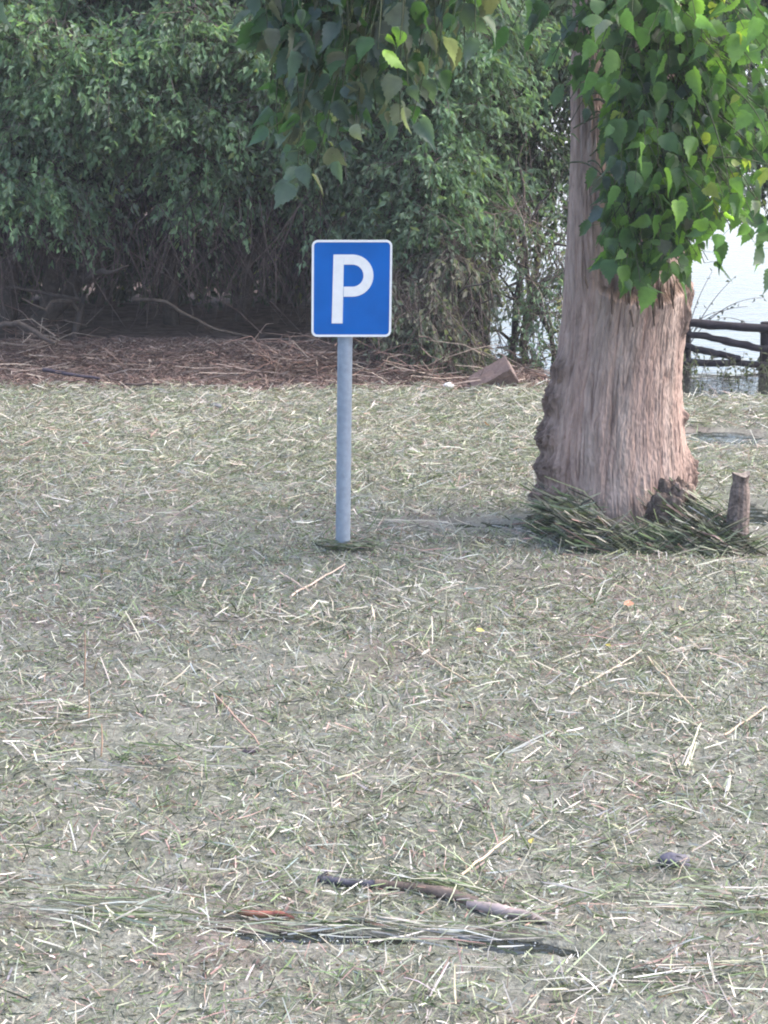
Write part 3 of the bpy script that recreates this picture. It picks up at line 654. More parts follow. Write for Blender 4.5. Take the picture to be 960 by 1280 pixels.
def slab(outline, o0, o1, nm, mt, hole=None):
    """flat plate between offsets o0 and o1 (o1 nearer the camera); with a hole outline of the same count it is a ring"""
    m = MB(); n = len(outline)
    if hole is None:
        c2 = np.mean(np.array(outline), 0)
        front = [to3(p_, o1) for p_ in outline] + [to3(c2, o1)]; back = [to3(p_, o0) for p_ in outline] + [to3(c2, o0)]
        m.add(front, [[k_, (k_ + 1) % n, n] for k_ in range(n)], (1, 1, 1)); m.add(back, [[(k_ + 1) % n, k_, n] for k_ in range(n)], (1, 1, 1))
        m.add([to3(p_, o) for o in (o0, o1) for p_ in outline], [[k_, (k_ + 1) % n, n + (k_ + 1) % n, n + k_] for k_ in range(n)], (1, 1, 1))
    else:
        for o, flip in ((o1, 0), (o0, 1)):
            m.add([to3(p_, o) for p_ in outline] + [to3(p_, o) for p_ in hole], [[k_, (k_ + 1) % n, n + (k_ + 1) % n, n + k_] for k_ in range(n)], (1, 1, 1))
        for ln_ in (outline, hole):
            m.add([to3(p_, o) for o in (o0, o1) for p_ in ln_], [[k_, (k_ + 1) % n, n + (k_ + 1) % n, n + k_] for k_ in range(n)], (1, 1, 1))
    return m.build(nm, mt, root, smooth=False)
w2, h2 = W_ / 2, H_ / 2; rc = 0.036; bd = 0.013
slab(rrect(w2 - 0.002, h2 - 0.002, rc), -0.004, 0.0, 'plate', M['sign_blue'])
slab(rrect(w2, h2, rc), -0.006, 0.003, 'border', M['sign_white'], rrect(w2 - bd, h2 - bd, rc - bd))
# letter P; local coordinates from pixel positions on the plate
sx_ = W_ / 101.0; sz_ = H_ / 121.0
def L2(px, py): return ((px - 439.3) * sx_, (360.5 - py) * sz_)
st0, st1 = 416.0, 429.2; yt, yb, ym = 318.0, 404.0, 370.5; th = 12.5
cyr = (yt + ym) / 2; R = (ym - yt) / 2; cxr = 466.5 - R
outer = [(st0, yt)] ; inner = []
N_ = 20
mbp = MB()
def P3(q, off): return to3(L2(*q), off)
def prism_strip(outer_pts, inner_pts):
    n = len(outer_pts)
    for off in (0.0032, 0.0005):
        mbp.add([P3(q, off) for q in outer_pts] + [P3(q, off) for q in inner_pts], [[k_, k_ + 1, n + k_ + 1, n + k_] for k_ in range(n - 1)], (1, 1, 1))
    for ln_ in (outer_pts, inner_pts):
        mbp.add([P3(q, o) for o in (0.0005, 0.0032) for q in ln_], [[k_, k_ + 1, n + k_ + 1, n + k_] for k_ in range(n - 1)], (1, 1, 1))
arc = [math.radians(-90 + 180 * k_ / N_) for k_ in range(N_ + 1)]
op = [(st1, yt)] + [(cxr + R * math.cos(a), cyr + R * math.sin(a)) for a in arc] + [(st1, ym)]
ri = R - th; ip = [(st1, yt + th)] + [(cxr + ri * math.cos(a), cyr + ri * math.sin(a)) for a in arc] + [(st1, ym - th)]
prism_strip(op, ip)
shear = -1.6
prism_strip([(st0, yt), (st0 + shear, yb)], [(st1, yt), (st1 + shear * 0.6, yb)])
mbp.build('letter', M['sign_white'], root, smooth=False)
for zz_ in (330, 395):
    cc = P(431.5, zz_, SY); m = MB()
    ring = [cc + np.array([math.cos(a) * 0.052, math.sin(a) * 0.052, 0]) for a in np.linspace(0, 2 * math.pi, 17)]
    V = np.array([[p_ + [0, 0, h_] for p_ in ring] for h_ in (-0.015, 0.015)]); m.grid(V, (1, 1, 1)); m.build('clamp', M['grey'], root)
# small dark clump at the foot of the pole
m = MB(); n = 130; g = G(432, 690)
x = g[0] + rng.normal(0.02, 0.09, n); y = g[1] - 0.03 + rng.normal(0, 0.05, n)
straws(m, x, y, rng.uniform(0.06, 0.2, n), rng.uniform(0.005, 0.009, n), rng.normal(0, 0.35, n), rng.normal(0, 0.12, n), 0.035 + rng.uniform(0, 0.03, n), palette(n, [0, 0.4, 0.8, 2.5, 0.3, 0.5, 3, 0]) * 0.7)
tag(m.build('reed_clump', M['straw'], smooth=False), 'dark wet clump of reeds caught at the foot of the sign pole', 'reeds', kind='stuff')

# ------------------------------------------------------------------ rail fence in the water
FY = 19.3
root = empty('rail_fence', P(905, 465, FY) * [1, 1, 0], 'dark wooden rail fence standing in the floodwater at the right edge', 'fence')
FC = np.array([0.018, 0.015, 0.020])
def rail(a, b_, r, nm='rail', Yo=0.0):
    m = MB(); p0 = P(a[0], a[1], FY + Yo); p1 = P(b_[0], b_[1], FY + Yo); rr_ = np.random.default_rng(int(a[1]))
    tt = np.linspace(0, 1, 14)[:, None]; q = p0 * (1 - tt) + p1 * tt + rr_.normal(0, 0.006, (14, 3))
    m.tube(q, r * rr_.uniform(0.85, 1.15, 14), FC, n=8); m.build(nm, M['wood_dark'], root)
rail((845, 402), (1120, 424), 0.043, Yo=-0.09)
rail((848, 414), (958, 437), 0.036, Yo=-0.09)
rail((845, 430), (925, 449), 0.036, Yo=-0.09)
rail((840, 452), (1100, 460), 0.034, Yo=-0.09)
rail((956, 436), (1100, 452), 0.036, Yo=-0.09)
for px in (857, 957, 1075):
    a = P(px, 405, FY); m = MB(); m.tube([[a[0], a[1], -0.36], [a[0] + 0.01, a[1], 0.2], [a[0], a[1], a[2] + 0.02]], [0.056, 0.054, 0.05], FC, n=10); m.build('post', M['wood_dark'], root)

# ------------------------------------------------------------------ weeds by the water, thin twig shrub
def weed(px, py, Y, n, h_, label, seed, spread=0.3, col=(0.07, 0.08, 0.06)):
    r = np.random.default_rng(seed); c = P(px, py, Y); c[2] = 0.0
    root = empty('water_weed', c, label, 'plant', 'weeds growing out of the water')
    ml = MB()
    for q in range(n):
        m = MB(); s_ = c + np.array([r.normal(0, spread), r.normal(0, 0.15), -0.05]); e = s_ + np.array([r.normal(0, 0.12), 0, h_ * r.uniform(0.5, 1.1)])
        m.tube([s_, (s_ + e) / 2 + [r.normal(0, 0.03), 0, 0], e], [0.004, 0.003, 0.002], (0.08, 0.07, 0.06), n=3, cap=False); m.build('stem', M['twig'], root)
        k_ = 5; tt = r.uniform(0.3, 1, k_)[:, None]
        leaf_quads(ml, s_ * (1 - tt) + e * tt, r.normal(0, 1, (k_, 3)) + [0, 0, -0.3], r.normal(0, 1, (k_, 3)), r.uniform(0.03, 0.07, k_), r.uniform(0.02, 0.04, k_), np.tile(col, (k_, 1)))
    ml.build('leaves', M['leaf'], root, smooth=False)
weed(935, 470, 18.9, 26, 0.30, 'leafy dark weeds growing under the right-hand fence post', 1)
weed(880, 488, 18.0, 14, 0.16, 'low weeds in the bright water right of the trunk below the fence', 2, 0.35)
weed(862, 478, 18.6, 12, 0.35, 'weeds in the water close against the right side of the trunk', 3, 0.12)
r = np.random.default_rng(77); rt = empty('twiggy_shrub', P(865, 430, 19.9) * [1, 1, 0], 'thin nearly bare shrub arching above the top rail of the fence', 'shrub')
ml = MB()
for (a, k1, e) in (((858, 430), (880, 385), (935, 383)), ((860, 430), (885, 375), (920, 345)), ((858, 425), (870, 392), (905, 388)), ((862, 430), (900, 372), (955, 372)), ((860, 420), (866, 380), (890, 340)), ((975, 440), (930, 390), (900, 398))):
    p0, p1, p2 = P(*a, 19.8), P(*k1, 19.8), P(*e, 19.8); tt = np.linspace(0, 1, 10)[:, None]
    q = p0 * (1 - tt) ** 2 + 2 * p1 * tt * (1 - tt) + p2 * tt ** 2; m = MB(); m.tube(q, np.linspace(0.006, 0.002, 10), (0.09, 0.08, 0.08), n=4, cap=False); m.build('stem', M['twig'], rt)
    kk = 4; ii = r.integers(4, 10, kk)
    leaf_quads(ml, q[ii], r.normal(0, 1, (kk, 3)), r.normal(0, 1, (kk, 3)), r.uniform(0.04, 0.07, kk), r.uniform(0.02, 0.05, kk), np.tile((0.05, 0.06, 0.06), (kk, 1)))
ml.build('leaves', M['leaf'], rt, smooth=False)

# ------------------------------------------------------------------ the big poplar
TY = 12.4
pop = empty('poplar_tree', (TR[0], TR[1], 0), 'big old poplar with a furrowed pinkish trunk and leafy shoots, reeds at its foot', 'tree')
prof = [(740, 655, 885), (700, 660, 880), (670, 664, 874), (640, 678, 866), (600, 680, 860), (560, 683, 856), (520, 687, 853), (480, 692, 852), (440, 699, 855), (400, 704, 859), (370, 706, 865), (345, 708, 867), (325, 709, 865), (300, 711, 860), (275, 716, 853), (245, 728, 840)]
prof = prof[::-1]
pz = np.array([P(768, p_[0], TY)[2] for p_ in prof]); pl = np.array([P(p_[1], p_[0], TY)[0] for p_ in prof]); pr = np.array([P(p_[2], p_[0], TY)[0] for p_ in prof])
pz, pl, pr = pz[::-1], pl[::-1], pr[::-1]
def bark_surface(mbx, zs, cx, cy, rx, ry, seed, nth=720, depth=0.0095, fr=24.0, notch=None, lumps=()):
    th_ = np.linspace(0, 2 * np.pi, nth, endpoint=False); T, Z = np.meshgrid(th_, zs)
    # periodic noise through a wandering angle
    wob = 0.10 * (fbm(np.cos(T) * 1.5 + 5, Z * 1.6 + np.sin(T) * 1.5, seed) - 0.5)
    def ridge(f, zf, sd_):
        k_ = (T + wob) / (2 * np.pi) * round(f * 2 * np.pi)
        kk = np.mod(k_, round(f * 2 * np.pi))
        return vnoise(kk, Z * zf, sd_)
    def crack(f, zf, sd_, wdt):
        v = np.abs(ridge(f, zf, sd_) - 0.5)
        return np.clip(1 - v / wdt, 0, 1) ** 1.3
    brk = np.clip(fbm(T * 9, Z * 5, seed + 31) * 3.2 - 1.0, 0, 1)
    a = crack(fr / 1.5, 1.5, seed + 1, 0.10) * brk; b_ = crack(fr * 1.2, 3.4, seed + 2, 0.10) * (1 - 0.6 * brk); c_ = ridge(fr * 2.8, 45, seed + 3); c2_ = ridge(fr * 1.3, 6, seed + 5)
    furrow = a * 1.0 + b_ * 0.75
    disp = -depth * furrow + 0.007 * (c_ - 0.5) + 0.008 * (c2_ - 0.5)
    big = 0.035 * (fbm(np.cos(T) * 1.2 + 9, Z * 1.1 + np.sin(T) * 1.2, seed + 7) - 0.5)
    rough = 0.0 * T
    for (t0, z0, st_, sz_l, amp) in lumps:
        dT = np.angle(np.exp(1j * (T - t0)))
        g_ = np.exp(-((dT / st_) ** 2 + ((Z - z0) / sz_l) ** 2) ** 1.5)
        g_ = g_ * np.clip(0.35 + 1.3 * fbm(T * 9 + z0, Z * 11, seed + 61, 3), 0, 1.4)
        big = big + amp * g_ * (0.55 + 0.9 * (1 - np.abs(fbm(T * 16, Z * 15 + z0, seed + 67, 4) * 2 - 1)) ** 2 + 0.5 * (fbm(T * 40, Z * 40, seed + 71, 2) - 0.5))
        rough = np.maximum(rough, np.clip(g_ * 1.6, 0, 1))
    if notch is not None:
        xx = cx[:, None] + rx[:, None] * np.cos(T); zl = notch(xx) + 0.03 * (fbm(T * 12, T * 0 + 2.2, seed + 41) - 0.5)
        big = big - 0.055 * np.clip((Z - zl) / 0.07, 0, 1) * (np.sin(T) < 0.3) * np.clip((xx - NX0) / 0.05, 0, 1)
    RX = rx[:, None] + disp + big; RY = ry[:, None] + disp + big
    X = cx[:, None] + RX * np.cos(T); Y = cy[:, None] + RY * np.sin(T)
    k1 = fbm(T * 7, Z * 1.2, seed + 11)[..., None]; k2 = np.clip(furrow, 0, 1)[..., None]
    c1 = np.array([0.335, 0.232, 0.19]); c2 = np.array([0.345, 0.28, 0.245]); c3 = np.array([0.085, 0.042, 0.034])
    k3 = np.clip(fbm(T * 3 + 40, Z * 1.0, seed + 13)[..., None] * 2.4 - 0.9, 0, 1)
    col = (c1 * (1 - k1) + c2 * k1); col = col * (1 - 0.6 * k2) + c3 * 0.6 * k2
    col = col * (1 - k3 * 0.30) + np.array([0.27, 0.16, 0.13]) * k3 * 0.30
    kr = rough[..., None] * 0.75; kn = fbm(T * 24, Z * 22, seed + 73, 4)[..., None]
    col = col * (1 - kr) + np.array([0.115, 0.08, 0.067]) * (0.3 + 1.4 * kn ** 1.5 * 1.5) * kr
    if notch is not None:      # bare torn brown wood above the lip, coloured dark to shade its lit top
        kt = (np.clip((Z - zl) / 0.03, 0, 1) * np.clip(1 - (Z - zl - 0.05) / 0.12, 0, 1) * (np.sin(T) < 0.3) * np.clip((xx - NX0) / 0.05, 0, 1))[..., None]
        col = col * (1 - 0.8 * kt) + np.array([0.10, 0.065, 0.045]) * 0.8 * kt
    mbx.grid(np.stack([X, Y, Z], -1), col, closed=True)
NX0 = P(735, 345, TY)[0]; NX1 = P(868, 345, TY)[0]; NZ = P(800, 352, TY)[2]
def notch(x): u_ = np.clip((x - NX0) / (NX1 - NX0), 0, 1); return NZ - 0.12 * np.sin(u_ * np.pi) ** 0.7
def ZZ(py): return P(700, py, 12.3)[2]
PI_ = math.pi
LUMPS = [(PI_ + 0.15, ZZ(500), 0.30, 0.11, 0.045), (PI_ + 0.10, ZZ(545), 0.34, 0.10, 0.05), (PI_ + 0.22, ZZ(585), 0.40, 0.10, 0.05), (PI_ + 0.2, ZZ(625), 0.45, 0.12, 0.055), (PI_ + 0.3, ZZ(460), 0.22, 0.08, 0.035),
         (-0.15, ZZ(590), 0.26, 0.13, 0.05), (-0.30, ZZ(520), 0.12, 0.04, 0.03), (-0.45, ZZ(368), 0.14, 0.13, 0.02), (-0.5, ZZ(400), 0.12, 0.10, 0.03), (-0.6, ZZ(650), 0.3, 0.10, 0.10)]
m = MB()
zs = np.linspace(pz[0], pz[-1], 520); xl = np.interp(zs, pz, pl); xr = np.interp(zs, pz, pr)
rr_ = (xr - xl) / 2
bark_surface(m, zs, (xl + xr) / 2, np.full(len(zs), TY), rr_, np.maximum(rr_ * 0.95, 0.05), 3, notch=notch, lumps=LUMPS)
# top closing of the lower bole (hidden between the two stems)
m.tube([[TR[0] + 0.02, TY, pz[-1] - 0.15], [TR[0] + 0.02, TY, pz[-1] + 0.06]], [0.25, 0.12], (0.10, 0.08, 0.07), n=20)
m.build('trunk', M['bark'], pop)
def stem(pts, seed, nth=320, fr=13):
    m = MB(); pts = np.array(pts); z = np.linspace(pts[0, 2], pts[-1, 2], 420)
    f = [np.interp(z, pts[:, 2], pts[:, k_]) for k_ in (0, 1, 3)]
    bark_surface(m, z, f[0], f[1], f[2], f[2], seed, nth=nth, fr=fr, depth=0.013)
    o = m.build('stem', M['bark'], pop); return o
def row(pxl, pxr, py, Y):
    a = P(pxl, py, Y); b_ = P(pxr, py, Y); return [(a[0] + b_[0]) / 2, Y, a[2], (b_[0] - a[0]) / 2]
r1 = [row(712, 790, 400, 12.3), row(708, 782, 340, 12.3), row(710, 772, 260, 12.3), row(712, 764, 180, 12.32), row(714, 758, 90, 12.35), row(716, 752, 0, 12.4)]
top = r1[-1]; r1.append([top[0] - 0.15, 12.6, 5.4, 0.07])
stem(r1, 21)
r2 = [row(765, 862, 400, 12.45), row(774, 858, 340, 12.45), row(780, 852, 260, 12.45), row(784, 850, 150, 12.45), row(786, 850, 0, 12.45)]
top2 = r2[-1]; r2.append([top2[0] + 0.1, 12.6, 6.5, 0.12])
stem(r2, 23)
def burl(px, py, Y, size, seed, col=(0.085, 0.062, 0.055), lab=None):
    r = np.random.default_rng(seed); m = MB(); c = P(px, py, Y)
    th_ = np.linspace(0, 2 * np.pi, 60, endpoint=False) if False else np.linspace(0, 2 * np.pi, 110, endpoint=False); ph = np.linspace(0.01, np.pi - 0.01, 90); T, PH = np.meshgrid(th_, ph)
    d = np.stack([np.sin(PH) * np.cos(T), np.sin(PH) * np.sin(T), np.cos(PH)], -1)
    rad = 0.72 + 0.40 * fbm(d[..., 0] * 2.2 + seed + 3, d[..., 2] * 2.2 + d[..., 1] * 1.7, seed, 3) + 0.45 * (fbm(d[..., 0] * 6 + 4, d[..., 2] * 6 + d[..., 1] * 5, seed + 4, 4) - 0.5)
    k_ = fbm(d[..., 0] * 5, d[..., 2] * 5 + d[..., 1] * 3, seed + 9)[..., None]
    m.grid(c + d * rad[..., None] * np.array(size), np.array(col) * (0.4 + k_ ** 2 * 2.2), closed=True)
    o = m.build('burl', M['burl'], pop)
    if lab: o['label'] = lab
burl(842, 655, 11.80, (0.165, 0.14, 0.29), 6, (0.12, 0.09, 0.075), 'dark rough lump of root wood at the right of the foot')

# torn wood rim where the stems part
m = MB(); r = np.random.default_rng(5)
for q in range(16):
    px = r.uniform(733, 868); py = 352 + 16 * math.sin((px - 735) / 135 * math.pi) + r.normal(0, 6); Yq = TY - 0.36 * math.cos((px - 788) / 100) - 0.03
    a = P(px, py + r.uniform(8, 34), Yq + 0.02); b_ = P(px + r.normal(0, 4), py - r.uniform(0, 14), Yq + 0.03)
    m = MB(); m.tube([a, (a + b_) / 2 + [0, -0.008, 0], b_], [0.004, 0.009, 0.003], np.array([0.13, 0.09, 0.07]) * r.uniform(0.5, 1.3), n=5); m.build('torn_bark', M['bark'], pop)

# ---- poplar leaves: broad toothed leaf template with fold and curl
def leaf_template():
    half = [(0.0, 0.0), (-0.02, 0.12), (0.02, 0.25), (0.12, 0.365), (0.16, 0.315), (0.27, 0.40), (0.30, 0.33), (0.41, 0.365), (0.43, 0.285), (0.55, 0.29), (0.565, 0.205), (0.69, 0.185), (0.72, 0.105), (0.85, 0.055), (1.0, 0.0)]
    V = []; 
    for (x, w_) in half: V.append((x, w_, 0.30 * w_ + 0.10 * math.sin(x * 9) * w_ * 2 - 0.20 * x * x))
    for (x, w_) in half[1:-1]: V.append((x, -w_, 0.30 * w_ + 0.10 * math.sin(x * 8 + 1) * w_ * 2 - 0.20 * x * x))
    mids = []
    for k_ in (3, 6, 9, 11): V.append((half[k_][0], 0, -0.20 * half[k_][0] ** 2)); mids.append(len(V) - 1)
    n = len(half); Lx = list(range(0, n)); Rx = [0] + list(range(n, n + n - 2)) + [n - 1]
    F_ = []
    for side, rev in ((Lx, False), (Rx, True)):
        def tri(a, b_, c_): F_.append((a, c_, b_) if rev else (a, b_, c_))
        cur = 0
        bounds = [(0, 0, 3), (3, 3, 6), (6, 6, 9), (9, 9, 11), (11, 11, n - 1)]
        prev = 0
        for idx, (s0, s1, e1_) in enumerate(bounds):
            mid_next = mids[idx] if idx < 4 else n - 1
            for k_ in range(s1, e1_): 
                if k_ + 1 == n - 1 and idx == 4: tri(prev, side[k_], side[k_ + 1])
                elif side[k_] != prev: tri(prev, side[k_], side[k_ + 1])
            if idx < 4: tri(prev, side[e1_], mid_next)
            prev = mid_next
    return np.array(V), np.array(F_)
LV0, LF = leaf_template()
LVS = []
for fold_, curl_, twist_, wid_ in ((1.0, 1.0, 0.0, 0.9), (2.2, 1.6, 0.5, 0.8), (0.3, -0.8, -0.5, 0.95), (1.6, 2.6, 0.9, 0.75), (-0.8, 1.2, -0.9, 0.88)):
    v = LV0.copy(); z_ = v[:, 2].copy(); x_ = v[:, 0]
    side_ = v[:, 1] * wid_
    zz_l = 0.30 * np.abs(side_) * fold_ - 0.20 * x_ ** 2 * curl_ + 0.10 * np.sin(x_ * 9 + fold_) * np.abs(side_)
    a_ = twist_ * x_; v[:, 1] = side_ * np.cos(a_) - zz_l * np.sin(a_) * 0.6; v[:, 2] = zz_l * np.cos(a_) + side_ * np.sin(a_)
    v[:, 1] += 0.10 * twist_ * x_ ** 2
    LVS.append(v)
PC = {'dark': (0.050, 0.105, 0.038), 'mid': (0.082, 0.155, 0.056), 'bright': (0.14, 0.25, 0.06), 'lime': (0.20, 0.34, 0.06), 'olive': (0.12, 0.125, 0.085), 'blue': (0.070, 0.105, 0.088), 'pale': (0.20, 0.22, 0.16), 'yel': (0.19, 0.23, 0.05)}  # bright stands for lit leaves, olive for backlit undersides: light put into colour
def put_leaves(mbx, base, ax, nr, size, col):
    ax = norm(ax); sd_ = norm(np.cross(ax, nr)); nr = np.cross(sd_, ax)
    pick = (np.abs(base[:, 0] * 7919 + base[:, 2] * 104729) * 10).astype(int) % len(LVS)
    for k_, T_ in enumerate(LVS):
        m_ = pick == k_
        if not m_.any(): continue
        V = base[m_][:, None] + size[m_][:, None, None] * (T_[None, :, 0:1] * ax[m_][:, None] + T_[None, :, 1:2] * sd_[m_][:, None] + T_[None, :, 2:3] * nr[m_][:, None])
        n = int(m_.sum()); f = LF[None] + (np.arange(n) * len(T_))[:, None, None]
        tip = (1 + 0.35 * (T_[:, 0] < 0.12) * (np.abs(T_[:, 1]) < 0.05))[None, :, None]
        mbx.add(V.reshape(-1, 3), f.reshape(-1, 3), (col[m_][:, None] * tip).reshape(-1, 3))
def shoot(mtw, mlf, r, p0, p1, p2, nleaf, size, wts, radius=0.006, tmin=0.25, facing=0.8):
    """one leafy shoot along a quadratic curve"""
    tt = np.linspace(0, 1, 12)[:, None]
    q = p0 * (1 - tt) ** 2 + 2 * p1 * tt * (1 - tt) + p2 * tt ** 2
    mtw.tube(q, np.linspace(radius, radius * 0.35, 12), (0.07, 0.08, 0.045), n=4, cap=False)
    keys = list(wts); pw = np.array([wts[k_] for k_ in keys], float); pw /= pw.sum()
    t_ = np.linspace(tmin, 1, nleaf) + r.normal(0, 0.02, nleaf); t_ = np.clip(t_, 0, 1)[:, None]
    at_ = p0 * (1 - t_) ** 2 + 2 * p1 * t_ * (1 - t_) + p2 * t_ ** 2
    pd = norm(r.normal(0, 1, (nleaf, 3)) * [1, 0.8, 0.35] + [0, 0, -0.25]); pe = r.uniform(0.25, 0.5, nleaf) * size
    b_ = at_ + pd * pe[:, None]
    for k_ in range(nleaf): mtw.tube([at_[k_], b_[k_]], [0.0016, 0.0013], (0.10, 0.14, 0.05), n=3, cap=False)
    ax = pd * 0.5 + r.normal(0, 0.34, (nleaf, 3)) + [0, 0, -0.85]
    nr = r.normal(0, 0.75, (nleaf, 3)) + [0, -facing, 0.45]
    col = np.array([PC[keys[k_]] for k_ in r.choice(len(keys), nleaf, p=pw)]) * r.lognormal(0, 0.12, (nleaf, 1))
    put_leaves(mlf, b_, ax, nr, size * r.uniform(0.42, 1.15, nleaf), np.clip(col, 0, 0.6))
r = np.random.default_rng(99)
tw = MB(); lf = MB()
WB = {'dark': 3.4, 'mid': 4.2, 'bright': 1.5, 'lime': 0.12, 'olive': 0.2, 'blue': 0.8, 'pale': 0.12}
WB2 = {'dark': 2.5, 'mid': 4.5, 'bright': 2.2, 'lime': 0.15, 'olive': 0.1, 'blue': 0.4, 'pale': 0.1}
WR = {'mid': 4, 'bright': 3.5, 'lime': 1.0, 'yel': 0.6, 'dark': 0.8}
# shoots springing off the bole and drooping (targets given in the photograph's pixels)
tgt = []
for q in range(150):
    px = r.uniform(765, 990); py = r.uniform(-40, 300)
    if px < 800 and py > 120 and r.uniform() < 0.4: continue
    tgt.append((px, py, r.uniform(11.2, 11.9), 6, 0.165, WB))
for (px, py) in ((745, 330), (765, 345), (790, 350), (812, 358), (775, 320), (800, 330), (840, 335), (860, 350), (872, 340), (885, 345), (820, 320), (850, 310), (735, 150), (745, 120), (770, 215), (785, 190), (760, 240), (780, 235), (800, 260), (750, 300)):
    tgt.append((px, py - 20, r.uniform(11.45, 11.7), 6, 0.145, WB))
for (px, py) in ((885, 255), (905, 262), (925, 262), (900, 290), (915, 300), (890, 300), (935, 285), (870, 285), (945, 295)):
    tgt.append((px, py - 15, r.uniform(11.0, 11.4), 6, 0.145, WR))
for (px, py) in ((770, 30), (790, 25), (840, 30), (870, 25), (900, 30), (930, 35), (945, 55), (860, 60), (825, 10), (955, 20), (810, 45), (890, 55), (740, 90), (905, 5), (770, 5), (740, 20)):
    tgt.append((px, py, r.uniform(11.0, 11.4), 6, 0.165, WR if r.uniform() < 0.55 else WB))
for (px, py) in ((765, 150), (780, 155), (770, 195), (800, 200), (795, 195)):
    tgt.append((px, py - 15, 11.6, 4, 0.14, WR))
for q in range(22):
    px = r.uniform(742, 884); tgt.append((px, 318 + 26 * math.sin((px - 742) / 142 * 3.14) + r.normal(0, 8), r.uniform(11.35, 11.6), 6, 0.15, WB2))
for q in range(46):
    px = r.uniform(762, 885); tgt.append((px, r.uniform(150, 322 + 14 * math.sin((px - 762) / 123 * 3.14)), r.uniform(11.35, 11.75), 6, 0.16, WB2))
for (px, py) in ((690, 170), (705, 175)): tgt.append((px, py - 5, 11.9, 3, 0.12, WR))
for (px, py) in ((690, 70), (705, 40), (675, 30), (650, 10), (700, 110), (725, 70), (720, 30), (665, 40), (740, 60), (680, 110), (640, 35), (735, 95), (715, 5), (750, 40), (700, 20), (730, 115)): tgt.append((px, py, 11.7, 6, 0.15, {'dark': 3, 'mid': 2, 'blue': 1.5, 'olive': 0.6}))
for (px, py, Y, nl, sz, wt) in tgt:
    e = P(px, py, Y); a = np.array([TR[0] + r.normal(0, 0.15), TY - 0.25, e[2] + r.uniform(0.15, 0.7)])
    midp = (a + e) / 2 + np.array([0, -0.1, 0.35])
    shoot(tw, lf, r, a, midp, e, nl, sz, wt, tmin=0.45)
# thin sprays on the right
for (a, k1, e) in (((878, 120), (905, 180), (912, 240)), ((870, 200), (930, 190), (965, 210)), ((900, 100), (940, 120), (960, 170))):
    shoot(tw, lf, r, P(*a, 11.4), P(*k1, 11.3), P(*e, 11.2), 6, 0.13, {'yel': 2, 'bright': 1, 'mid': 2, 'dark': 2}, tmin=0.2)
# big near leaves at the right edge, dark bluish
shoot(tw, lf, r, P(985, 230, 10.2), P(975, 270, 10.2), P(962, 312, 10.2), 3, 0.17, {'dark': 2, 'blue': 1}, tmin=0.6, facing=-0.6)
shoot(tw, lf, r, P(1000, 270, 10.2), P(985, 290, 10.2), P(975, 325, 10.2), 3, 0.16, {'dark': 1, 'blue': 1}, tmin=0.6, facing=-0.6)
tw.build('shoots', M['twig'], pop); lf.build('shoot_leaves', M['poplar_leaf'], pop)
# a limb reaching left above the picture and its hanging sprays
tw = MB(); lf = MB()
lb = limb(tw, (TR[0] - 0.1, 12.3, 4.3), (-2.6, 9.4, 4.7), 0.09, 0.03, (0.25, 0.2, 0.18), wob=0.25, n=16, seg=10, rr=np.random.default_rng(3))
limb(tw, (TR[0] + 0.1, 12.3, 4.6), (3.2, 10.8, 5.0), 0.08, 0.03, (0.25, 0.2, 0.18), wob=0.25, n=12, seg=10, rr=np.random.default_rng(4))
WA = {'blue': 5.0, 'dark': 3.0, 'olive': 2.0, 'pale': 0.35}
HANG = [(372, 235, 9.3), (352, 215, 9.4), (392, 225, 9.3), (345, 170, 9.5), (338, 120, 9.5), (335, 60, 9.4), (375, 150, 9.3), (395, 170, 9.4), (420, 170, 9.3), (430, 140, 9.4), (445, 165, 9.3), (470, 150, 9.4), (500, 165, 9.3), (515, 160, 9.4), (510, 120, 9.2), (535, 100, 9.3),
        (550, 60, 9.3), (500, 90, 9.2), (480, 90, 9.4), (460, 60, 9.4), (430, 60, 9.3), (410, 40, 9.3), (545, 20, 9.3), (575, 5, 9.3), (520, 30, 9.2), (490, 40, 9.3), (360, 30, 9.5), (320, 5, 9.5), (440, 10, 9.3), (600, -10, 9.5), (400, 100, 9.4), (370, 90, 9.4), (620, 0, 9.6), (590, 15, 9.5), (640, 5, 9.8),
        (10, 15, 9.3), (40, -20, 9.3), (415, 205, 9.35), (380, 200, 9.3), (360, 190, 9.35)]
HANG += [(r.uniform(325, 600), r.uniform(-30, 95), r.uniform(9.2, 9.7)) for _ in range(34)]
HANG += [(h_[0] + r.normal(0, 12), h_[1] - abs(r.normal(0, 22)), h_[2] + 0.15) for h_ in HANG[:33]]
for (px, py, Y) in HANG:
    e = P(px, py - 12, Y); a = np.array([e[0] + r.normal(0.1, 0.12), Y + 0.1, min(e[2] + r.uniform(0.5, 1.0), 4.55)])
    shoot(tw, lf, r, a, (a + e) / 2 + [r.normal(0, 0.05), 0, 0.05], e, 8, 0.145, WA, tmin=0.35, facing=0.7)
# a few leaves in brighter greens, the light they catch put into colour
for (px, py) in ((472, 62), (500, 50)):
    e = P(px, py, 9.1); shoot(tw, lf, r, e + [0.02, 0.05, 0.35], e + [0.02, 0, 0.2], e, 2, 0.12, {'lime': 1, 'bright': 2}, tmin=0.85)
tw.build('limb', M['twig'], pop); lf.build('hanging_leaves', M['poplar_leaf'], pop)
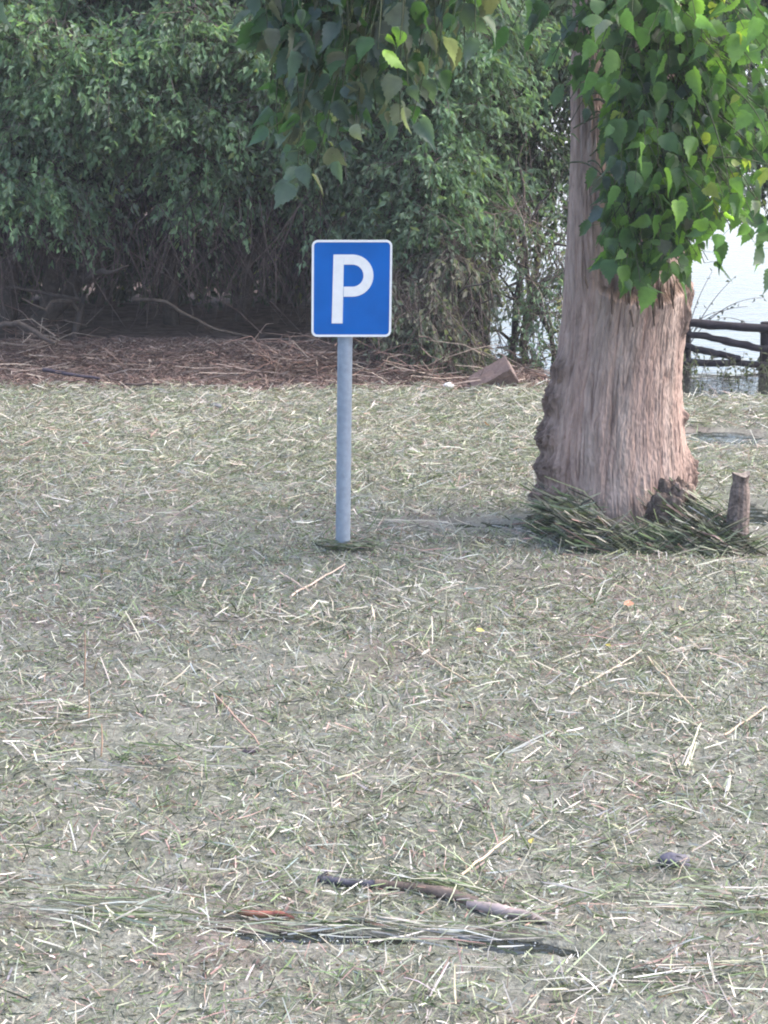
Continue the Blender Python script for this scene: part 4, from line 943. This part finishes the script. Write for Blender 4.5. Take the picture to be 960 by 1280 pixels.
# crown above the picture
lf = MB(); n = 5500; cc = np.array([[TR[0] - 0.5, 12.0, 7.2], [TR[0] + 1.0, 12.6, 8.0], [-1.5, 10.8, 6.6]]); rd = np.array([[2.2, 2.0, 1.8], [2.4, 2.2, 2.0], [1.8, 1.5, 1.2]])
bi = r.integers(0, 3, n); d = norm(r.normal(0, 1, (n, 3))); p_ = cc[bi] + d * rd[bi] * (r.uniform(0.3, 1, n) ** 0.5)[:, None]
put_leaves(lf, p_, r.normal(0, 0.5, (n, 3)) + [0, 0, -0.9], r.normal(0, 0.7, (n, 3)) + [0, 0, 0.6], r.uniform(0.1, 0.16, n), np.array([PC['mid'], PC['dark'], PC['bright']])[r.choice(3, n, p=[.5, .4, .1])])
lf.build('crown', M['poplar_leaf'], pop, smooth=False)

# ------------------------------------------------------------------ reeds piled against the poplar's foot, stump post
m = MB(); r = np.random.default_rng(8)
def pile(n, path, zt, wide, seed, aim):
    """blades leaning on the slope of a heap that runs along path; most slope down to the right"""
    r = np.random.default_rng(seed); path = np.array(path, float)
    tt = r.uniform(0, len(path) - 1, n); i = np.clip(tt.astype(int), 0, len(path) - 2); f = (tt - i)[:, None]
    c = path[i] * (1 - f) + path[i + 1] * f
    ztop = np.interp(tt, np.arange(len(path)), zt); hh = r.uniform(0, 1, n) ** 1.3
    z = ztop * hh * 0.85 + 0.02; y = c[:, 1] - wide * (1 - hh) + r.normal(0, 0.015, n)
    sl = r.choice(aim, n) * 0.85 + r.normal(0, 0.20, n)
    ln = np.clip(r.lognormal(math.log(0.20), 0.5, n), 0.06, 0.5)
    yaw = r.normal(-0.1, 0.25, n)
    straws(m, c[:, 0] + r.normal(0, 0.05, n), y, ln, r.uniform(0.005, 0.013, n), yaw, -sl, z,
           np.clip(palette(n, [0.15, 0.7, 1.6, 3.0, 0.6, 0.5, 4.5, 0]) * 0.8, 0.015, 0.4), bend=0.16)
def foot(px, py): g = G(px, py); return (g[0], g[1])
pile(1800, [foot(702, 668), foot(722, 682), foot(740, 688), foot(790, 690), foot(840, 690), foot(880, 692), foot(926, 692)], [0.30, 0.30, 0.20, 0.09, 0.14, 0.22, 0.10], 0.12, 1, [0.45, 0.6, 0.3, -0.5])
pile(560, [foot(820, 676), foot(850, 680), foot(880, 684), foot(905, 690)], [0.16, 0.30, 0.34, 0.20], 0.16, 2, [0.6, 0.8, -0.6])
pile(320, [foot(694, 655), foot(698, 668), foot(708, 676)], [0.24, 0.25, 0.22], 0.08, 3, [0.4, -0.4])
tag(m.build('drifted_reeds', M['straw'], smooth=False), 'dark green reeds drifted up against the foot of the big trunk', 'reeds', kind='stuff')
# core of the heap so that it is not hollow
rt = G(922, 690); m = MB()
zs = np.linspace(-0.1, P(920, 592, rt[1])[2], 60); th_ = np.linspace(0, 2 * np.pi, 64, endpoint=False); T, Z = np.meshgrid(th_, zs)
zt = zs[-1]; tz = np.clip(Z / zt, 0, 1)
R_ = np.interp(tz, [0, 0.2, 0.5, 0.78, 0.90, 1.0], [0.085, 0.074, 0.070, 0.062, 0.048, 0.058]) * (1 + 0.18 * (fbm(np.cos(T) * 2.5 + 3, np.sin(T) * 2.5 + Z * 3, 81) - 0.5))
R_ *= 1 - 0.10 * (1 - np.abs(vnoise(T * 4, Z * 3, 83) * 2 - 1)) ** 3
cxs = rt[0] - 0.012 * (1 - tz) ; k = fbm(T * 3, Z * 6, 85)[..., None]
m.grid(np.stack([cxs + R_ * np.cos(T), rt[1] + R_ * np.sin(T), Z + 0.012 * np.sin(T * 2 + 1) * (tz > 0.97)], -1), np.array([0.17, 0.135, 0.12]) * (0.3 + 1.2 * k), closed=True)
topc = np.array([[rt[0], rt[1], zt + 0.004]]); ring = np.stack([rt[0] + R_[-1] * np.cos(th_), rt[1] + R_[-1] * np.sin(th_), np.full(64, zt) + 0.012 * np.sin(th_ * 2 + 1)], -1)
m.add(np.vstack([ring, topc]), [[q, (q + 1) % 64, 64] for q in range(64)], (0.2, 0.17, 0.15))
tag(m.build('stump_post', M['burl']), 'weathered broken wooden post standing in reeds right of the big trunk', 'post')
